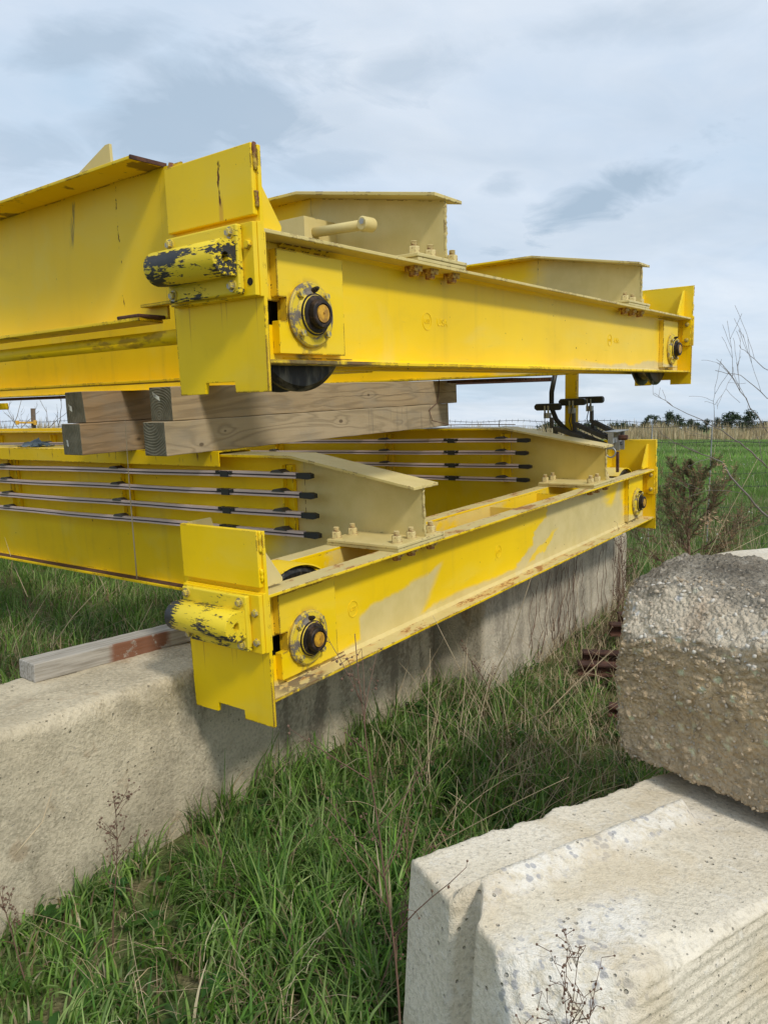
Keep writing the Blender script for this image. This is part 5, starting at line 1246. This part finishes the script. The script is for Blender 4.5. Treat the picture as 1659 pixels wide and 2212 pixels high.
# ------------------------------------------------------------------ shrubs and trees
def cedar():
    root = empty('cedar_shrub', (2.80, 7.0, 0.10), label='brown green young cedar shrub beyond the far end of the lower crane', cat='shrub')
    st = MB(); V, F, C = [], [], []; H = 1.20
    def twig(p, d, L_, depth):
        k = 5; pts = [p.copy()]; q = p.copy(); dd = d.copy()
        for i in range(k):
            dd = (dd+Vector([random.uniform(-.13, .13) for _ in range(3)])+Vector((0, 0, .07))).normalized(); q = q+dd*L_/k; pts.append(q.copy())
            if depth < 2:
                for _ in range(2):
                    twig(q, (dd+Vector([random.uniform(-.8, .8) for _ in range(3)])).normalized(), L_*random.uniform(.3, .5), depth+1)
            elif True:
                for _ in range(3):
                    e = (dd+Vector([random.uniform(-.9, .9) for _ in range(3)])).normalized()*random.uniform(.010, .026); s = e.orthogonal().normalized()*0.0026
                    n = len(V); V.extend([tuple(q-s), tuple(q+s), tuple(q+e+s*.4), tuple(q+e-s*.4)]); F.append((n, n+1, n+2, n+3))
                    lowb = max(0, min(1, (0.75-q.z)/0.5)); br = random.random() < 0.35+0.5*lowb
                    c = (random.uniform(.24, .34), random.uniform(.15, .19), .09) if br else (random.uniform(.09, .13), random.uniform(.13, .17), .055); C.extend([c]*4)
        st.tube(pts, [max(.0012, (0.006 if depth == 0 else 0.0025)*(1-i/(k+1))) for i in range(k+1)], 4)
    tr = [Vector((0.01*math.sin(i), 0.01*math.cos(i*1.3), H*i/10)) for i in range(11)]; st.tube(tr, [0.018*(1-i/11.5) for i in range(11)], 7)
    for i in range(21):
        t = (i+random.random())/21; z = H*(0.06+0.88*t); a = i*2.4; L_ = (0.62*(1-t)**0.75+0.10)*random.uniform(.7, 1.1)
        twig(Vector((0, 0, z)), Vector((math.cos(a), math.sin(a), 0.55+0.6*t)).normalized(), L_, 0)
    st.build('branches', M['cedar'], root); link_mesh('foliage', np_mesh('foliage', np.array(V), np.array(F), M['foliage'], False, np.array(C)), root)
cedar()

def bare_tree(base, limbs, label, r0, ntw=5, seed=0, tw=0.75):
    random.seed(seed); root = empty('bare_tree', base, label=label, cat='tree'); m = MB(); b = Vector(base)
    def twig(q, d, L_, r, depth):
        k = 6; pts = [q.copy()]; dd = d.copy()
        for i in range(k):
            dd = (dd+Vector([random.uniform(-.16, .16) for _ in range(3)])).normalized(); q = q+dd*L_/k; pts.append(q.copy())
            if depth > 0 and i > 0 and random.random() < 0.6: twig(q, (dd+Vector((random.uniform(-.8, .8), random.uniform(-.5, .5), random.uniform(-.3, .8)))).normalized(), L_*.45, r*.55, depth-1)
        m.tube(pts, [max(.0010, r*(1-.8*i/k)) for i in range(k+1)], 4)
    for (pts, r) in limbs:
        P = [Vector(p)-b for p in pts]; out = []
        for i in range(len(P)-1):
            for j in range(4): t = j/4; out.append(P[i].lerp(P[i+1], t)+Vector([random.uniform(-1, 1) for _ in range(3)])*0.006)
        out.append(P[-1]); n = len(out); m.tube(out, [max(.0014, r*(1-.85*i/n)) for i in range(n)], 6)
        for i in range(3, n, 2):
            if random.random() < tw:
                d = (out[i]-out[i-1]).normalized(); twig(out[i], (d*.7+Vector((random.uniform(-.6, .6), random.uniform(-.4, .4), random.uniform(-.4, .9)))).normalized(), random.uniform(.12, .38), r*.35, 1)
    m.build('branches', M['bark'], root)
D0_ = 4.6
bt = Vector((3.05, 4.6, 0.1))
T = lambda *pp: [at(x, y, D0_+random.uniform(-.15, .15)) for x, y in pp]
trunk_top = Vector((3.02, 4.62, 1.25))
bare_tree(bt, [([bt, Vector((3.04, 4.6, 0.7)), trunk_top, Vector((2.98, 4.6, 1.9)), Vector((3.0, 4.6, 2.6))], 0.03),
               ([trunk_top]+T((1659, 1120), (1600, 1055), (1560, 1000), (1530, 985), (1475, 965), (1450, 950)), 0.0075),
               ([Vector((3.0, 4.6, 1.75))]+T((1659, 1010), (1610, 965), (1560, 930), (1500, 900), (1440, 868)), 0.006),
               ([Vector((2.98, 4.6, 1.9))]+T((1659, 935), (1610, 860), (1570, 800), (1555, 780)), 0.0045),
               ([Vector((2.98, 4.6, 2.0))]+T((1659, 860), (1600, 812), (1545, 800)), 0.0035),
               ([Vector((3.0, 4.6, 2.3))]+T((1659, 800), (1620, 768), (1597, 745)), 0.003)],
          'bare leafless tree reaching thin grey branches in from the right edge', 0.03, seed=3, tw=0.45)
# dead leaves that hang in it
lm = MB()
for (cx, cy, n) in ((1562, 1010, 34), (1538, 1122, 70)):
    for _ in range(n):
        p = at(cx+random.gauss(0, 14), cy+random.gauss(0, 12), D0_+random.uniform(-.1, .1)); e = Vector((random.uniform(-1, 1), random.uniform(-1, 1), random.uniform(-1.2, .2))).normalized()*random.uniform(.015, .035); s = e.orthogonal().normalized()*.004
        lm.add([p, p+e*.5+s, p+e, p+e*.5-s], [(0, 1, 2, 3)])
lm.build('dead_leaves', M['brownleaf'], kind='stuff', label='shrivelled tan dead leaves caught in the bare branches')
# bare brush beyond the upper crane on the left
def brush(base, H, label, seed, lean):
    random.seed(seed); limbs = []; b = Vector(base)
    for i in range(9):
        a = random.uniform(0, 6.28); d = Vector((math.cos(a)*.55+lean, math.sin(a)*.4, 1)).normalized(); p = b.copy(); pts = [p.copy()]
        for k in range(5): d = (d+Vector([random.uniform(-.22, .22) for _ in range(3)])).normalized(); p = p+d*H/5; pts.append(p.copy())
        limbs.append((pts, 0.016))
    bare_tree(base, limbs, label, .02, seed=seed+1)
brush((-6.9, 12.2, 0.1), 2.6, 'leafless grey bush behind the cranes at the far left', 21, 0.25)
brush((-5.6, 13.0, 0.1), 2.3, 'leafless grey bush beside the wooden fence post', 25, -0.1)
random.seed(9)

def field_tree(x, y, H, Wd, label, seed, conifer):
    rg = np.random.default_rng(seed); root = empty('field_tree', (x, y, 0), label=label, cat='tree', group='trees on the horizon')
    m = MB(); m.tube([(0, 0, 0), (0.1, 0, H*.4), (0, 0.1, H*.85)], [H*.03, H*.022, H*.008], 7)
    for k in range(7):
        a = k*2.4; z = H*(.3+.08*k); m.tube([(0, 0, z), (math.cos(a)*Wd*.3, math.sin(a)*Wd*.3, z+H*.12)], [H*.010, H*.004], 4)
    m.build('trunk', M['bark'], root)
    V, F, C = [], [], []; nc = 26; cl = []
    for k in range(nc):
        t = rg.uniform(0.0, 1); z = H*(0.10+0.84*t); env = (Wd*.5)*(math.sin(min(1, (t*0.9+.12))*3.0)**.6 if not conifer else (1.0-t*.75)); a = rg.uniform(0, 6.28); r = env*rg.uniform(.2, .9)
        cl.append((r*math.cos(a), r*math.sin(a), z, rg.uniform(.12, .24)*Wd))
    for (cx, cy, cz, cr) in cl:
        for _ in range(58):
            d = rg.normal(size=3); d /= np.linalg.norm(d); p = np.array((cx, cy, cz))+d*cr*rg.uniform(.4, 1.05)*np.array((1, 1, .75)); s = rg.uniform(.05, .11)*Wd*.5
            u = rg.normal(size=3); u /= np.linalg.norm(u); w = np.cross(u, d); n = len(V); V += [p-u*s, p+w*s*.6, p+u*s, p-w*s*.6]; F.append((n, n+1, n+2, n+3))
            g = rg.uniform(.7, 1.25); C += [np.array((.040, .062, .030) if not conifer else (.050, .066, .036))*g]*4
    link_mesh('crown', np_mesh('crown', np.array(V), np.array(F), M['foliage'], False, np.array(C)), root)
tr = [(1408, 30, 40, 0, 'dark bushy tree, leftmost of the larger trees on the horizon beside the crane end'), (1447, 33, 46, 0, 'broad dark tree with two rounded tops, second of the larger trees on the horizon'), (1368, 14, 40, 0, 'low grey green tree on the horizon right next to the collector arms'),
      (1488, 20, 34, 1, 'low dark tree right of the broad one on the horizon'), (1522, 22, 26, 1, 'small pointed tree near the middle of the treeline at the right'), (1545, 26, 26, 1, 'ragged small conifer left of the wide tree on the horizon'),
      (1572, 34, 44, 0, 'wide dark tree right of the middle of the treeline'), (1612, 36, 44, 0, 'tallest dark tree near the right edge of the treeline'), (1645, 18, 30, 1, 'low tree at the right edge of the treeline'), (1690, 30, 50, 0, 'dark tree just beyond the right edge'),
      (1335, 13, 50, 0, 'low dark trees on the horizon seen through the collector arms'), (1270, 14, 50, 0, 'low dark trees on the horizon behind the hanging post'), (1190, 12, 60, 0, 'distant low tree left of the hanging post')]
tr += [(1428, 15, 34, 0, 'low bush in the gap between the two leftmost larger trees on the horizon'), (1466, 17, 34, 0, 'low bush touching the right side of the broad two topped tree'), (1504, 15, 30, 0, 'low bush just left of the small pointed tree on the horizon'),
       (1592, 18, 34, 0, 'low bush between the wide dark tree and the tallest one'), (1630, 16, 30, 0, 'low bush just right of the tallest tree on the horizon'), (1390, 14, 34, 0, 'low bush just left of the leftmost larger tree on the horizon')]
for i, (px, hp, wp, con, lb) in enumerate(tr):
    y = 235+20*math.sin(i*2.1); field_tree((px-CX)/FPX*y, y, hp*y/FPX*1.25+0.5, wp*y/FPX*1.2, lb, 50+i, con)

# ------------------------------------------------------------------ barbed wire fence
def fence():
    root = empty('barbed_wire_fence', (0, 0, 0), label='barbed wire fence with thin posts crossing behind the cranes', cat='fence')
    def fp(s): return Vector((-9.0+s*17.0, 15.2-s*6.9, 0))      # s 0..1 from far left to right
    def cyl_at(px): # fence point under a photo column
        k = (px-CX)/FPX/0.994; s = (k*15.2+9.0)/(17.0+6.9*k); return s
    lines = [(0.085, True), (0.02, False), (-0.17, True), (-0.55, False), (-0.70, True), (-0.98, False), (-1.20, False), (-1.42, False)]
    for dz, barbed in lines:
        m = MB(); n = 120; pts = []
        for k in range(n+1):
            p = fp(k/n*1.08); p.z = CH+dz*p.y/9.5+0.012*math.sin(k*0.9+dz*9); pts.append(p)
        m.tube(pts, 0.0048 if barbed else 0.0034, 4)
        if barbed:
            for k in range(0, n*2):
                i = k/2; a = pts[int(i)].lerp(pts[min(n, int(i)+1)], i-int(i))
                for q in (-1, 1):
                    e = Vector((random.uniform(-.5, .5), random.uniform(-.4, .4), q)).normalized()*0.026; m.tube([a-e*.35, a+e], 0.0024, 3)
        m.build('barbed_wire' if barbed else 'plain_wire', M['wire'], root)
    for px in (1402, 1530, 1075, 940, 1660+140):
        p = fp(cyl_at(px)); m = MB(); h = CH+0.10*p.y/9.5
        m.box(-0.007, 0.007, -0.003, 0.003, 0, h); m.box(-0.003, 0.003, -0.010, -0.0035, 0, h)
        m.build('steel_post', M['galv'], root).location = p
    p = fp(cyl_at(81)); m = MB(); m.cyl((0, 0, 0), (0.01, 0, CH+0.36), 0.042, 10); po = m.build('wooden_post', M['post'], root); po.location = p
    m = MB(); m.box(-0.28, 0.10, -0.085, -0.06, CH+0.085, CH+0.12); m.box(-0.28, -0.23, -0.10, -0.05, CH+0.065, CH+0.14); m.box(0.05, 0.10, -0.10, -0.05, CH+0.06, CH+0.145); m.build('insulator', M['insul'], po, bevel=0.004)
fence()
# green strip of another wire gate panel seen through the far end plates is only the fence beyond; small white flowers in the field
fl = MB()
for _ in range(260):
    y = random.uniform(9.5, 40); x = random.uniform(-0.6, 0.6)*y; z = float(ground_h(x, y))+random.uniform(.06, .16); s = 0.012+0.0006*y
    fl.add([(x-s, y, z), (x, y-s, z+s*.5), (x+s, y, z), (x, y+s, z+s*.5)], [(0, 1, 2, 3)])
fl.build('white_flowers', M['tag'], kind='stuff', label='scattered tiny white flowers in the green field')
